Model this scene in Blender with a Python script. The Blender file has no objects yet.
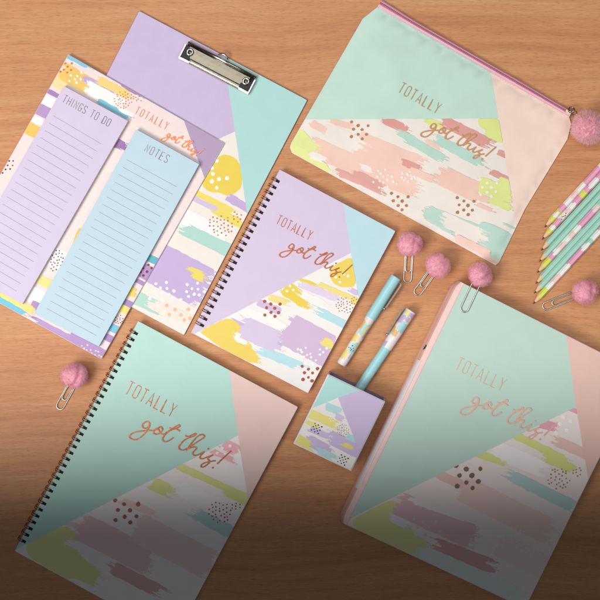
import bpy, math, random
from mathutils import Vector, Matrix

# ------------------------------------------------------------------ basics
S = 0.00115            # metres per unit of plan drawing (one drawing unit is 1.15 mm)
H = 1.5                # camera height
PX, PY = 385.0, 230.0  # foot point of the camera in the plan
CX, CY = (PX - 300) * S, (300 - PY) * S
FRAME = 600 * S
COL = bpy.context.scene.collection
SCN = bpy.context.scene


def W(px, py, z=0.0):
    """plan point at height z (drawing units) -> world"""
    zz = z * S
    k = 1 - zz / H
    return Vector((CX + ((px - 300) * S - CX) * k, CY + ((300 - py) * S - CY) * k, zz))


def lin(h):
    h = h.lstrip('#')
    out = []
    for i in (0, 2, 4):
        c = int(h[i:i + 2], 16) / 255
        out.append(c / 12.92 if c <= 0.04045 else ((c + 0.055) / 1.055) ** 2.4)
    return out


# ------------------------------------------------------------------ materials
MATS = {}


def new_mat(name):
    m = bpy.data.materials.new(name)
    m.use_nodes = True
    nt = m.node_tree
    b = nt.nodes['Principled BSDF']
    return m, nt, b


def paper(hexc, rough=0.55, bump=0.12, var=0.05, scale=1400, metal=0.0, spec=0.35, name='paper'):
    key = (hexc, rough, bump, var, scale, metal, spec)
    if key in MATS:
        return MATS[key]
    m, nt, b = new_mat(name)
    N, L = nt.nodes, nt.links
    geo = N.new('ShaderNodeNewGeometry')
    n1 = N.new('ShaderNodeTexNoise'); n1.inputs['Scale'].default_value = 55; n1.inputs['Detail'].default_value = 4
    L.new(geo.outputs['Position'], n1.inputs['Vector'])
    n2 = N.new('ShaderNodeTexNoise'); n2.inputs['Scale'].default_value = scale; n2.inputs['Detail'].default_value = 3
    L.new(geo.outputs['Position'], n2.inputs['Vector'])
    mp = N.new('ShaderNodeMath'); mp.operation = 'ADD'
    L.new(n1.outputs['Fac'], mp.inputs[0]); L.new(n2.outputs['Fac'], mp.inputs[1])
    mr = N.new('ShaderNodeMapRange')
    mr.inputs['From Min'].default_value = 0.6; mr.inputs['From Max'].default_value = 1.4
    mr.inputs['To Min'].default_value = 1 - var; mr.inputs['To Max'].default_value = 1 + var
    L.new(mp.outputs[0], mr.inputs['Value'])
    vm = N.new('ShaderNodeVectorMath'); vm.operation = 'SCALE'
    vm.inputs[0].default_value = lin(hexc)
    L.new(mr.outputs[0], vm.inputs['Scale'])
    L.new(vm.outputs[0], b.inputs['Base Color'])
    b.inputs['Roughness'].default_value = rough
    b.inputs['Metallic'].default_value = metal
    b.inputs['Specular IOR Level'].default_value = spec
    if bump:
        bp = N.new('ShaderNodeBump'); bp.inputs['Strength'].default_value = bump; bp.inputs['Distance'].default_value = 0.0004
        L.new(n2.outputs['Fac'], bp.inputs['Height']); L.new(bp.outputs[0], b.inputs['Normal'])
    MATS[key] = m
    return m


def fabric(hexc):
    key = ('fabric', hexc)
    if key in MATS:
        return MATS[key]
    m, nt, b = new_mat('canvas')
    N, L = nt.nodes, nt.links
    geo = N.new('ShaderNodeNewGeometry')
    rot = N.new('ShaderNodeMapping'); rot.inputs['Rotation'].default_value = (0, 0, math.radians(29.5))
    L.new(geo.outputs['Position'], rot.inputs['Vector'])
    w1 = N.new('ShaderNodeTexWave'); w1.bands_direction = 'X'; w1.inputs['Scale'].default_value = 420; w1.inputs['Distortion'].default_value = 1.5
    w2 = N.new('ShaderNodeTexWave'); w2.bands_direction = 'Y'; w2.inputs['Scale'].default_value = 420; w2.inputs['Distortion'].default_value = 1.5
    L.new(rot.outputs[0], w1.inputs['Vector']); L.new(rot.outputs[0], w2.inputs['Vector'])
    ad = N.new('ShaderNodeMath'); ad.operation = 'ADD'
    L.new(w1.outputs['Fac'], ad.inputs[0]); L.new(w2.outputs['Fac'], ad.inputs[1])
    n1 = N.new('ShaderNodeTexNoise'); n1.inputs['Scale'].default_value = 40; n1.inputs['Detail'].default_value = 5
    L.new(geo.outputs['Position'], n1.inputs['Vector'])
    a2 = N.new('ShaderNodeMath'); a2.operation = 'MULTIPLY_ADD'; a2.inputs[1].default_value = 0.12
    L.new(ad.outputs[0], a2.inputs[0]); L.new(n1.outputs['Fac'], a2.inputs[2])
    mr = N.new('ShaderNodeMapRange')
    mr.inputs['From Min'].default_value = 0.3; mr.inputs['From Max'].default_value = 0.95
    mr.inputs['To Min'].default_value = 0.93; mr.inputs['To Max'].default_value = 1.05
    L.new(a2.outputs[0], mr.inputs['Value'])
    vm = N.new('ShaderNodeVectorMath'); vm.operation = 'SCALE'; vm.inputs[0].default_value = lin(hexc)
    L.new(mr.outputs[0], vm.inputs['Scale']); L.new(vm.outputs[0], b.inputs['Base Color'])
    b.inputs['Roughness'].default_value = 0.85
    b.inputs['Specular IOR Level'].default_value = 0.2
    bp = N.new('ShaderNodeBump'); bp.inputs['Strength'].default_value = 0.15; bp.inputs['Distance'].default_value = 0.0004
    L.new(ad.outputs[0], bp.inputs['Height']); L.new(bp.outputs[0], b.inputs['Normal'])
    MATS[key] = m
    return m


def metal(hexc, rough=0.25, name='metal', m_=1.0):
    key = ('metal', hexc, rough, m_)
    if key in MATS:
        return MATS[key]
    m, nt, b = new_mat(name)
    N, L = nt.nodes, nt.links
    geo = N.new('ShaderNodeNewGeometry')
    n2 = N.new('ShaderNodeTexNoise'); n2.inputs['Scale'].default_value = 300
    L.new(geo.outputs['Position'], n2.inputs['Vector'])
    mr = N.new('ShaderNodeMapRange'); mr.inputs['To Min'].default_value = rough * 0.8; mr.inputs['To Max'].default_value = rough * 1.25
    L.new(n2.outputs['Fac'], mr.inputs['Value']); L.new(mr.outputs[0], b.inputs['Roughness'])
    b.inputs['Base Color'].default_value = (*lin(hexc), 1)
    b.inputs['Metallic'].default_value = m_
    MATS[key] = m
    return m


def foil(hexc, rough, m_=0.9):
    m, nt, b = new_mat('foil')
    N, L = nt.nodes, nt.links
    geo = N.new('ShaderNodeNewGeometry')
    n = N.new('ShaderNodeTexNoise'); n.inputs['Scale'].default_value = 240; n.inputs['Detail'].default_value = 3
    L.new(geo.outputs['Position'], n.inputs['Vector'])
    bp = N.new('ShaderNodeBump'); bp.inputs['Strength'].default_value = 0.3; bp.inputs['Distance'].default_value = 0.001
    L.new(n.outputs['Fac'], bp.inputs['Height']); L.new(bp.outputs[0], b.inputs['Normal'])
    b.inputs['Base Color'].default_value = (*lin(hexc), 1)
    b.inputs['Metallic'].default_value = m_
    b.inputs['Roughness'].default_value = rough
    return m


def wood():
    m, nt, b = new_mat('beech_wood')
    N, L = nt.nodes, nt.links
    geo = N.new('ShaderNodeNewGeometry')
    # warp the plan a little so the grain wanders
    nw = N.new('ShaderNodeTexNoise'); nw.inputs['Scale'].default_value = 3.0; nw.inputs['Detail'].default_value = 2
    L.new(geo.outputs['Position'], nw.inputs['Vector'])
    sub = N.new('ShaderNodeVectorMath'); sub.operation = 'SUBTRACT'; sub.inputs[1].default_value = (0.5, 0.5, 0.5)
    L.new(nw.outputs['Color'], sub.inputs[0])
    sc = N.new('ShaderNodeVectorMath'); sc.operation = 'MULTIPLY'; sc.inputs[1].default_value = (0.0, 0.06, 0.0)
    L.new(sub.outputs[0], sc.inputs[0])
    add = N.new('ShaderNodeVectorMath'); add.operation = 'ADD'
    L.new(geo.outputs['Position'], add.inputs[0]); L.new(sc.outputs[0], add.inputs[1])

    def stretched(sx, sy, detail, off=0.0, rough=0.55):
        mp = N.new('ShaderNodeMapping'); mp.inputs['Scale'].default_value = (sx, sy, 1); mp.inputs['Location'].default_value = (off, off * 1.7, 0)
        L.new(add.outputs[0], mp.inputs['Vector'])
        n = N.new('ShaderNodeTexNoise'); n.inputs['Scale'].default_value = 1; n.inputs['Detail'].default_value = detail; n.inputs['Roughness'].default_value = rough
        L.new(mp.outputs[0], n.inputs['Vector'])
        return n
    broad = stretched(1.6, 22, 3, 3.1)
    mid = stretched(5, 120, 5, 7.7, 0.6)
    fine = stretched(40, 880, 4, 1.3, 0.7)
    fleck = stretched(120, 900, 1.5, 5.9, 0.5)

    r1 = N.new('ShaderNodeValToRGB')
    r1.color_ramp.elements[0].position = 0.30; r1.color_ramp.elements[0].color = (*lin('B4734A'), 1)
    r1.color_ramp.elements[1].position = 0.72; r1.color_ramp.elements[1].color = (*lin('D29F70'), 1)
    e = r1.color_ramp.elements.new(0.5); e.color = (*lin('C98C5D'), 1)
    mixf = N.new('ShaderNodeMath'); mixf.operation = 'MULTIPLY_ADD'; mixf.inputs[1].default_value = 0.45
    L.new(broad.outputs['Fac'], mixf.inputs[0])
    m2 = N.new('ShaderNodeMath'); m2.operation = 'MULTIPLY'; m2.inputs[1].default_value = 0.55
    L.new(mid.outputs['Fac'], m2.inputs[0]); L.new(m2.outputs[0], mixf.inputs[2])
    L.new(mixf.outputs[0], r1.inputs['Fac'])
    # fine grain
    f1 = N.new('ShaderNodeMapRange'); f1.inputs['From Min'].default_value = 0.3; f1.inputs['From Max'].default_value = 0.7
    f1.inputs['To Min'].default_value = 0.83; f1.inputs['To Max'].default_value = 1.12
    L.new(fine.outputs['Fac'], f1.inputs['Value'])
    v1 = N.new('ShaderNodeVectorMath'); v1.operation = 'SCALE'
    L.new(r1.outputs['Color'], v1.inputs[0]); L.new(f1.outputs[0], v1.inputs['Scale'])
    # beech flecks: short dark dashes
    fr = N.new('ShaderNodeValToRGB')
    fr.color_ramp.elements[0].position = 0.56; fr.color_ramp.elements[0].color = (0, 0, 0, 1)
    fr.color_ramp.elements[1].position = 0.68; fr.color_ramp.elements[1].color = (1, 1, 1, 1)
    L.new(fleck.outputs['Fac'], fr.inputs['Fac'])
    fm = N.new('ShaderNodeMath'); fm.operation = 'MULTIPLY'; fm.inputs[1].default_value = 0.33
    L.new(fr.outputs['Color'], fm.inputs[0])
    mx = N.new('ShaderNodeMix'); mx.data_type = 'RGBA'
    L.new(fm.outputs[0], mx.inputs['Factor']); L.new(v1.outputs[0], mx.inputs['A']); mx.inputs['B'].default_value = (*lin('8A5231'), 1)
    L.new(mx.outputs['Result'], b.inputs['Base Color'])
    b.inputs['Roughness'].default_value = 0.5
    b.inputs['Specular IOR Level'].default_value = 0.4
    bp = N.new('ShaderNodeBump'); bp.inputs['Strength'].default_value = 0.08; bp.inputs['Distance'].default_value = 0.0006
    L.new(fine.outputs['Fac'], bp.inputs['Height']); L.new(bp.outputs[0], b.inputs['Normal'])
    return m


def fur(hexa, hexb, trans=0.0):
    m, nt, b = new_mat('pompom_fur')
    N, L = nt.nodes, nt.links
    geo = N.new('ShaderNodeNewGeometry')
    n = N.new('ShaderNodeTexNoise'); n.inputs['Scale'].default_value = 260; n.inputs['Detail'].default_value = 3
    L.new(geo.outputs['Position'], n.inputs['Vector'])
    r = N.new('ShaderNodeValToRGB')
    r.color_ramp.elements[0].position = 0.35; r.color_ramp.elements[0].color = (*lin(hexa), 1)
    r.color_ramp.elements[1].position = 0.68; r.color_ramp.elements[1].color = (*lin(hexb), 1)
    L.new(n.outputs['Fac'], r.inputs['Fac']); L.new(r.outputs['Color'], b.inputs['Base Color'])
    b.inputs['Roughness'].default_value = 0.9
    b.inputs['Specular IOR Level'].default_value = 0.1
    b.inputs['Subsurface Weight'].default_value = 0.0 if trans else 0.35
    b.inputs['Subsurface Radius'].default_value = (1.0, 0.7, 0.8)
    b.inputs['Subsurface Scale'].default_value = 0.006
    tr = N.new('ShaderNodeBsdfTranslucent'); L.new(r.outputs['Color'], tr.inputs['Color'])
    mx = N.new('ShaderNodeMixShader'); mx.inputs['Fac'].default_value = trans
    L.new(b.outputs[0], mx.inputs[1]); L.new(tr.outputs[0], mx.inputs[2])
    L.new(mx.outputs[0], N['Material Output'].inputs['Surface'])
    return m


# ------------------------------------------------------------------ mesh builder
class MB:
    def __init__(self):
        self.v = []; self.f = []; self.m = []; self.s = []; self.mats = []; self.nf = None

    def mi(self, mat):
        if mat not in self.mats:
            self.mats.append(mat)
        return self.mats.index(mat)

    def add(self, vs, fs, mat, smooth=False):
        o = len(self.v)
        self.v.extend([tuple(p) for p in vs])
        i = self.mi(mat)
        for f in fs:
            self.f.append([o + a for a in f]); self.m.append(i); self.s.append(smooth)

    def up(self, pts, mat):
        """one flat face, turned to look up"""
        a = 0
        for i in range(len(pts)):
            p, q = pts[i], pts[(i + 1) % len(pts)]
            a += p[0] * q[1] - q[0] * p[1]
        if abs(a) < 1e-11:
            return
        if a < 0:
            pts = pts[::-1]
        self.add(pts, [list(range(len(pts)))], mat)

    def build(self, name, parent=None):
        off = Vector((0, 0, 0))
        p = parent
        while p is not None:
            off += p.location; p = p.parent
        me = bpy.data.meshes.new(name)
        me.from_pydata([(x - off.x, y - off.y, z - off.z) for x, y, z in self.v], [], self.f)
        for mt in self.mats:
            me.materials.append(mt)
        me.polygons.foreach_set('material_index', self.m)
        me.polygons.foreach_set('use_smooth', self.s)
        me.update()
        if self.nf:
            me.normals_split_custom_set_from_vertices([self.nf(Vector(v)) for v in self.v])
        ob = bpy.data.objects.new(name, me)
        COL.objects.link(ob)
        ob.parent = parent
        return ob


def thing(name, label, cat, loc, group=None):
    o = bpy.data.objects.new(name, None)
    o.empty_display_size = 0.01
    COL.objects.link(o)
    o.location = loc
    o['label'] = label; o['category'] = cat
    if group:
        o['group'] = group
    return o


# ------------------------------------------------------------------ 2-D helpers (plan coordinates)
def area2(poly):
    a = 0
    for i in range(len(poly)):
        x0, y0 = poly[i]; x1, y1 = poly[(i + 1) % len(poly)]
        a += x0 * y1 - x1 * y0
    return a


def clip(poly, conv):
    """polygon clipped by a convex polygon"""
    if area2(conv) < 0:
        conv = conv[::-1]
    out = list(poly)
    n = len(conv)
    for i in range(n):
        ax, ay = conv[i]; bx, by = conv[(i + 1) % n]
        inp, out = out, []
        if not inp:
            return []

        def side(p):
            return (bx - ax) * (p[1] - ay) - (by - ay) * (p[0] - ax)
        for j in range(len(inp)):
            p, q = inp[j], inp[(j + 1) % len(inp)]
            sp, sq = side(p), side(q)
            if sp >= 0:
                out.append(p)
            if (sp > 0 and sq < 0) or (sp < 0 and sq > 0):
                t = sp / (sp - sq)
                out.append((p[0] + (q[0] - p[0]) * t, p[1] + (q[1] - p[1]) * t))
    if len(out) < 3 or abs(area2(out)) < 0.02:
        return []
    return out


def inset(poly, d):
    s = 1 if area2(poly) > 0 else -1
    n = len(poly); out = []
    for i in range(n):
        p0, p1, p2 = poly[i - 1], poly[i], poly[(i + 1) % n]
        d1 = Vector((p1[0] - p0[0], p1[1] - p0[1])).normalized(); d2 = Vector((p2[0] - p1[0], p2[1] - p1[1])).normalized()
        n1 = Vector((-d1.y, d1.x)) * s; n2 = Vector((-d2.y, d2.x)) * s
        bis = (n1 + n2)
        k = d / max(0.3, (1 + n1.dot(n2)))
        out.append((p1[0] + bis.x * k, p1[1] + bis.y * k))
    return out


def rounded(poly, r, n=4):
    out = []
    m = len(poly)
    for i in range(m):
        p0, p1, p2 = [Vector(q) for q in (poly[i - 1], poly[i], poly[(i + 1) % m])]
        a = p1 + (p0 - p1).normalized() * r
        b = p1 + (p2 - p1).normalized() * r
        for k in range(n + 1):
            t = k / n
            q = a * (1 - t) ** 2 + p1 * 2 * t * (1 - t) + b * t * t
            out.append((q.x, q.y))
    return out


def slab(mb, quad, z0, z1, c, side, regions, bottom=None, r=0, n=3):
    """plate with a small chamfer; its top is split into coloured regions"""
    outline, ins = quad, inset(quad, c)
    if r:
        outline, ins = rounded(quad, r, n), rounded(ins, max(0.25, r - c * 0.5), n)
    n = len(outline)
    top = [W(x, y, z1) for x, y in outline]
    A = [Vector((p.x, p.y, z0 * S)) for p in top]
    B = [Vector((p.x, p.y, (z1 - c * 0.8) * S)) for p in top]
    C = [W(x, y, z1) for x, y in ins]
    ccw = area2([(p.x, p.y) for p in top]) > 0
    for i in range(n):
        j = (i + 1) % n
        for lo, hi in ((A, B), (B, C)):
            q = [lo[i], lo[j], hi[j], hi[i]]
            mb.add(q if ccw else q[::-1], [[0, 1, 2, 3]], side)
    mb.add(A[::-1] if ccw else A, [list(range(n))], bottom or side)
    for reg, mat in regions:
        p = clip(reg, ins) if reg else ins
        if p:
            mb.up([W(x, y, z1) for x, y in p], mat)
    return ins


def smoothstep(a, b, x):
    t = max(0, min(1, (x - a) / (b - a)))
    return t * t * (3 - 2 * t)


class Print:
    """printed shapes laid on a surface, clipped to a convex field"""
    def __init__(self, mb, field, z, paperf, seed=1, zf=None):
        self.mb, self.field, self.z, self.k = mb, field, z, 1
        self.paper = paperf
        self.rnd = random.Random(seed)
        self.zf = zf

    def put(self, poly, mat):
        p = clip(poly, self.field) if self.field else poly
        if not p:
            return
        lift = self.k * 0.012
        if self.zf:
            g = 8
            x0 = int(math.floor(min(q[0] for q in p) / g)) * g; x1 = max(q[0] for q in p)
            y0 = int(math.floor(min(q[1] for q in p) / g)) * g; y1 = max(q[1] for q in p)
            for cx in range(x0, int(x1) + 1, g):
                for cy in range(y0, int(y1) + 1, g):
                    c = clip(p, [(cx, cy), (cx + g, cy), (cx + g, cy + g), (cx, cy + g)])
                    if c:
                        self.mb.up([W(x, y, self.zf(x, y) + 0.16 + lift) for x, y in c], mat)
        else:
            self.mb.up([W(x, y, self.z + lift) for x, y in p], mat)

    def stroke(self, x0, y0, x1, y1, w, col, r0=None, r1=None):
        mat = self.paper(col)
        R = self.rnd
        L = math.hypot(x1 - x0, y1 - y0)
        dx, dy = (x1 - x0) / L, (y1 - y0) / L
        nx, ny = -dy, dx
        if r0 is None: r0 = min(w * 0.6, L * 0.28, 8)
        if r1 is None: r1 = min(w * 0.9, L * 0.33, 11)
        n = max(5, int(w / 0.72))
        edges = [-w / 2 + w * i / n + (R.uniform(-0.2, 0.2) if 0 < i < n else 0) for i in range(n + 1)]

        def profile():
            """uneven bristle ends: a few broad fingers with fine hairs on them"""
            out = []; lv = R.uniform(-0.5, 0.5); left = 0
            for _ in range(n):
                if left <= 0:
                    lv = R.uniform(-0.75, 0.75); left = R.randint(2, 6)
                left -= 1
                out.append(lv + R.gauss(0, 0.13))
            return out

        def quad(a0, a1, b0, b1, o0, o1):
            nseg = max(1, int(L / 10)) if self.zf else 1
            for k in range(nseg):
                t0, t1 = k / nseg, (k + 1) / nseg
                q = [(a0 + (a1 - a0) * t0, o0), (a0 + (a1 - a0) * t1, o0), (b0 + (b1 - b0) * t1, o1), (b0 + (b1 - b0) * t0, o1)]
                self.put([(x0 + dx * u + nx * o, y0 + dy * u + ny * o) for u, o in q], mat)
        pa, pb = profile(), profile()
        for i in range(n):
            rim = abs((i + 0.5) / n - 0.5) * 2
            s0 = pa[i] * r0 + (rim ** 5) * r0 * 0.5
            s1 = L + pb[i] * r1 - (rim ** 5) * r1 * 0.5
            if s1 - s0 < 2: s0, s1 = L * 0.35, L * 0.65
            o0, o1 = edges[i], edges[i + 1]
            sl0, sl1 = R.uniform(-0.5, 0.5), R.uniform(-0.9, 0.9)
            quad(s0 + sl0, s1 + sl1, s0 - sl0, s1 - sl1, o0, o1)
            if R.random() < 0.42 and r1 > 1.5:      # a dry hair running on past the end
                g = R.uniform(0.3, 1.5); ln = r1 * R.uniform(0.3, 1.0); m_ = (o0 + o1) / 2
                quad(s1 + g, s1 + g + ln, s1 + g + 0.3, s1 + g + ln * 0.8, m_ - 0.22, m_ + 0.22)
            if R.random() < 0.28 and r0 > 1.5:
                g = R.uniform(0.3, 1.2); ln = r0 * R.uniform(0.3, 0.8); m_ = (o0 + o1) / 2
                quad(s0 - g - ln, s0 - g, s0 - g - ln * 0.7, s0 - g, m_ - 0.2, m_ + 0.2)
        for sd in (-1, 1):                           # the long edges are uneven too
            o = sd * w / 2
            nc = max(1, int(L / 12))
            for c in range(nc):
                if R.random() < 0.3: continue
                aa = L * (c + R.uniform(0.04, 0.3)) / nc; bb = L * (c + R.uniform(0.6, 0.96)) / nc
                ln = bb - aa; th = R.uniform(0.2, 0.75)
                quad(aa, bb, aa + ln * R.uniform(0.05, 0.4), bb - ln * R.uniform(0.05, 0.4), o, o + sd * th)
        self.k += 1

    def blob(self, pts, col):
        for _ in range(3):
            q = []
            for i in range(len(pts)):
                a, b = pts[i], pts[(i + 1) % len(pts)]
                j0, j1 = self.rnd.uniform(0.18, 0.32), self.rnd.uniform(0.68, 0.82)
                q += [(a[0] + (b[0] - a[0]) * j0, a[1] + (b[1] - a[1]) * j0), (a[0] + (b[0] - a[0]) * j1, a[1] + (b[1] - a[1]) * j1)]
            pts = q
        pts = [(x + self.rnd.uniform(-.25, .25), y + self.rnd.uniform(-.25, .25)) for x, y in pts]
        self.put(pts, self.paper(col)); self.k += 1

    def dots(self, pts, r, col, mat=None, n=7, heart=False):
        mat = mat or self.paper(col)
        for x, y in pts:
            a0 = self.rnd.uniform(0, 6.28)
            rr = r * self.rnd.uniform(0.88, 1.12)
            self.put([(x + math.cos(a0 + 6.2832 * i / n) * rr * self.rnd.uniform(0.85, 1.12),
                       y + math.sin(a0 + 6.2832 * i / n) * rr * self.rnd.uniform(0.85, 1.12)) for i in range(n)], mat)
        self.k += 1

    def scatter(self, cx, cy, rx, ry, pitch, r, col, ang=0.5, mat=None):
        pts = []
        n = int(max(rx, ry) / pitch) + 2
        ca, sa = math.cos(ang), math.sin(ang)
        for i in range(-n, n + 1):
            for j in range(-n, n + 1):
                u = (i + (j % 2) * 0.5) * pitch + self.rnd.uniform(-0.22, 0.22) * pitch
                v = j * pitch * 0.8 + self.rnd.uniform(-0.22, 0.22) * pitch
                if (u / rx) ** 2 + (v / ry) ** 2 < 1:
                    pts.append((cx + u * ca - v * sa, cy + u * sa + v * ca))
        self.dots(pts, r, col, mat, n=6)


def z6(pts, ox, oy, k=6.0):
    return [(ox + x / k, oy + y / k) for x, y in pts]


def everywhere(poly):
    return [(poly, None)]


# ------------------------------------------------------------------ lettering
def catmull(pts, sub=7):
    out = []
    n = len(pts)
    for i in range(n - 1):
        p0 = pts[max(i - 1, 0)]; p1 = pts[i]; p2 = pts[i + 1]; p3 = pts[min(i + 2, n - 1)]
        for k in range(sub):
            t = k / sub
            out.append(tuple(0.5 * ((2 * p1[c]) + (-p0[c] + p2[c]) * t + (2 * p0[c] - 5 * p1[c] + 4 * p2[c] - p3[c]) * t * t
                                    + (-p0[c] + 3 * p1[c] - 3 * p2[c] + p3[c]) * t ** 3) for c in (0, 1)))
    out.append(pts[-1])
    return out


class Letters:
    def __init__(self, zfun, mat):
        self.mb = MB(); self.zf = zfun; self.mat = mat; self.lift = 0.0

    def ribbon(self, pts, w, ramp=0.012, wf=None):
        n = len(pts)
        Ls, Rs = [], []
        for i in range(n):
            a = pts[max(i - 1, 0)]; b = pts[min(i + 1, n - 1)]
            d = Vector((b[0] - a[0], b[1] - a[1]))
            if d.length < 1e-9: d = Vector((1, 0))
            d.normalize()
            k = 1.0
            if 0 < i < n - 1:
                e = Vector((pts[i + 1][0] - pts[i][0], pts[i + 1][1] - pts[i][1]))
                if e.length > 1e-9:
                    k = 1 / max(0.5, abs(e.normalized().dot(d)))
            hw = w * 0.5 * k * (wf(i / (n - 1), d) if wf else 1)
            nx, ny = -d.y * hw, d.x * hw
            z = self.zf(*pts[i]) + self.lift + ramp * i / max(1, n - 1) * min(6, n / 6)
            Ls.append(W(pts[i][0] + nx, pts[i][1] + ny, z)); Rs.append(W(pts[i][0] - nx, pts[i][1] - ny, z))
        for i in range(n - 1):
            self.mb.up([Ls[i], Ls[i + 1], Rs[i + 1], Rs[i]], self.mat)
        self.lift += 0.012

    def dot(self, x, y, r):
        self.mb.up([W(x + r * math.cos(a * 0.6283), y + r * math.sin(a * 0.6283), self.zf(x, y) + self.lift) for a in range(10)], self.mat)

    def caps(self, text, x, y, ang, h, pitch, w, space=None):
        G = caps_shapes()
        ca, sa = math.cos(ang), math.sin(ang)
        u = 0
        for ch in text:
            if ch == ' ':
                u += space if space else pitch * 0.75; continue
            for st in G[ch]:
                self.ribbon([(x + (u + a * h) * ca - b * h * sa, y + (u + a * h) * sa + b * h * ca) for a, b in st], w, ramp=0.002)
            u += pitch * (0.62 if ch == 'I' else 1)

    def script(self, p, q, w):
        self.lift += 0.0
        """the handwritten words, from the tail of the g (p) to the dot of the exclamation mark (q)"""
        a, b = complex(45, 218), complex(878, 528)
        k = (complex(*q) - complex(*p)) / (b - a)
        o = complex(*p)

        def T(pt):
            c = o + (complex(*pt) - a) * k
            return (c.real, c.imag)
        for st in SCRIPT:
            self.ribbon(catmull([T(c) for c in st]), w, ramp=0.02, wf=lambda t, d: 0.86 + 0.26 * abs(d.y) if d.y else 1)
        x, y = T((832, 338)); self.dot(x, y, w * 0.72)
        x, y = T((878, 528)); self.dot(x, y, w * 0.72)


def caps_shapes():
    w = 0.36
    m = w / 2
    O = [(m, 0), (0.06, 0.03), (0, 0.14), (0, 0.86), (0.06, 0.97), (m, 1), (w - .06, 0.97), (w, 0.86), (w, 0.14), (w - 0.06, 0.03), (m, 0)]
    return {
        'T': [[(0, 0), (w, 0)], [(m, 0), (m, 1)]],
        'O': [O],
        'A': [[(-.02, 1), (m, 0), (w + .02, 1)], [(.05, .7), (w - .05, .7)]],
        'L': [[(0.04, 0), (0.04, 1), (w, 1)]],
        'Y': [[(0, 0), (m, .5), (w, 0)], [(m, .5), (m, 1)]],
        'H': [[(0, 0), (0, 1)], [(w, 0), (w, 1)], [(0, .5), (w, .5)]],
        'I': [[(0.04, 0), (0.04, 1)]],
        'N': [[(0, 1), (0, 0), (w, 1), (w, 0)]],
        'G': [[(w, .18), (w - .05, .04), (m, 0), (.05, .04), (0, .18), (0, .82), (.05, .96), (m, 1), (w - .05, .96), (w, .82), (w, .55), (m, .55)]],
        'S': [[(w, .17), (w - .05, .04), (m, 0), (.05, .04), (0, .17), (0, .32), (.08, .46), (w - .08, .56), (w, .7), (w, .84), (w - .05, .96), (m, 1), (.05, .96), (0, .84)]],
        'D': [[(0, 0), (0, 1), (m, 1), (w - .03, .93), (w, .8), (w, .2), (w - .03, .07), (m, 0), (0, 0)]],
        'E': [[(w, 0), (0, 0), (0, 1), (w, 1)], [(0, .49), (w * .85, .49)]],
    }


def sh(pts, dx=470, dy=50):
    return [(x + dx, y + dy) for x, y in pts]


SCRIPT = [
    [(243, 108), (246, 86), (225, 66), (195, 76), (173, 105), (184, 130), (213, 132), (240, 104), (247, 90), (236, 130), (205, 175), (160, 220),
     (110, 247), (65, 242), (45, 218), (62, 190), (120, 169), (180, 160), (240, 155), (290, 155), (330, 132)],
    [(348, 128), (318, 132), (292, 155), (285, 178), (308, 193), (345, 182), (373, 150), (364, 122), (342, 122), (334, 142), (352, 178), (385, 194), (425, 168),
     (500, 121), (535, 101), (546, 114), (520, 131), (460, 152), (408, 188), (380, 226), (376, 250), (395, 268), (430, 261), (482, 228)],
    [(440, 126), (466, 140), (515, 142), (550, 164)],
    sh([(130, 155), (158, 166), (200, 150), (232, 136), (238, 148), (215, 163), (170, 178), (120, 205), (82, 246), (69, 276), (86, 298), (122, 299), (180, 268),
        (260, 214), (313, 180), (323, 160), (303, 146), (265, 158), (220, 200), (182, 250), (142, 303)]),
    sh([(142, 303), (190, 277), (232, 270), (242, 287), (214, 318), (206, 340), (226, 356), (266, 346), (318, 322), (290, 352), (279, 377), (300, 389), (345, 374),
        (408, 350)]),
    sh([(412, 350), (368, 374), (357, 390), (372, 406), (376, 422), (350, 447), (312, 472), (290, 466), (300, 443), (342, 425), (400, 413), (437, 408)]),
    sh([(592, 308), (520, 374), (450, 440)]),
]


def tube(mb, path, r, mat, seg=8, closed=False, cap=True, rf=None):
    n = len(path)
    rings = []
    ref = None
    for i in range(n):
        a = path[i - 1] if (i > 0 or closed) else path[i]
        b = path[(i + 1) % n] if (i < n - 1 or closed) else path[i]
        d = (b - a).normalized()
        if ref is None:
            ref = Vector((0, 0, 1)) if abs(d.z) < 0.9 else Vector((1, 0, 0))
        u = (ref - d * ref.dot(d))
        if u.length < 1e-6: u = d.orthogonal()
        u.normalize(); v = d.cross(u)
        ref = u
        rr = r * (rf(i / (n - 1)) if rf else 1)
        rings.append([path[i] + (u * math.cos(6.28319 * k / seg) + v * math.sin(6.28319 * k / seg)) * rr for k in range(seg)])
    vs = [p for rg in rings for p in rg]
    fs = []
    for i in range(n if closed else n - 1):
        j = (i + 1) % n
        for k in range(seg):
            l = (k + 1) % seg
            fs.append([i * seg + k, i * seg + l, j * seg + l, j * seg + k])
    if cap and not closed:
        fs.append(list(range(seg))[::-1]); fs.append([(n - 1) * seg + k for k in range(seg)])
    mb.add(vs, fs, mat, True)


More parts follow.
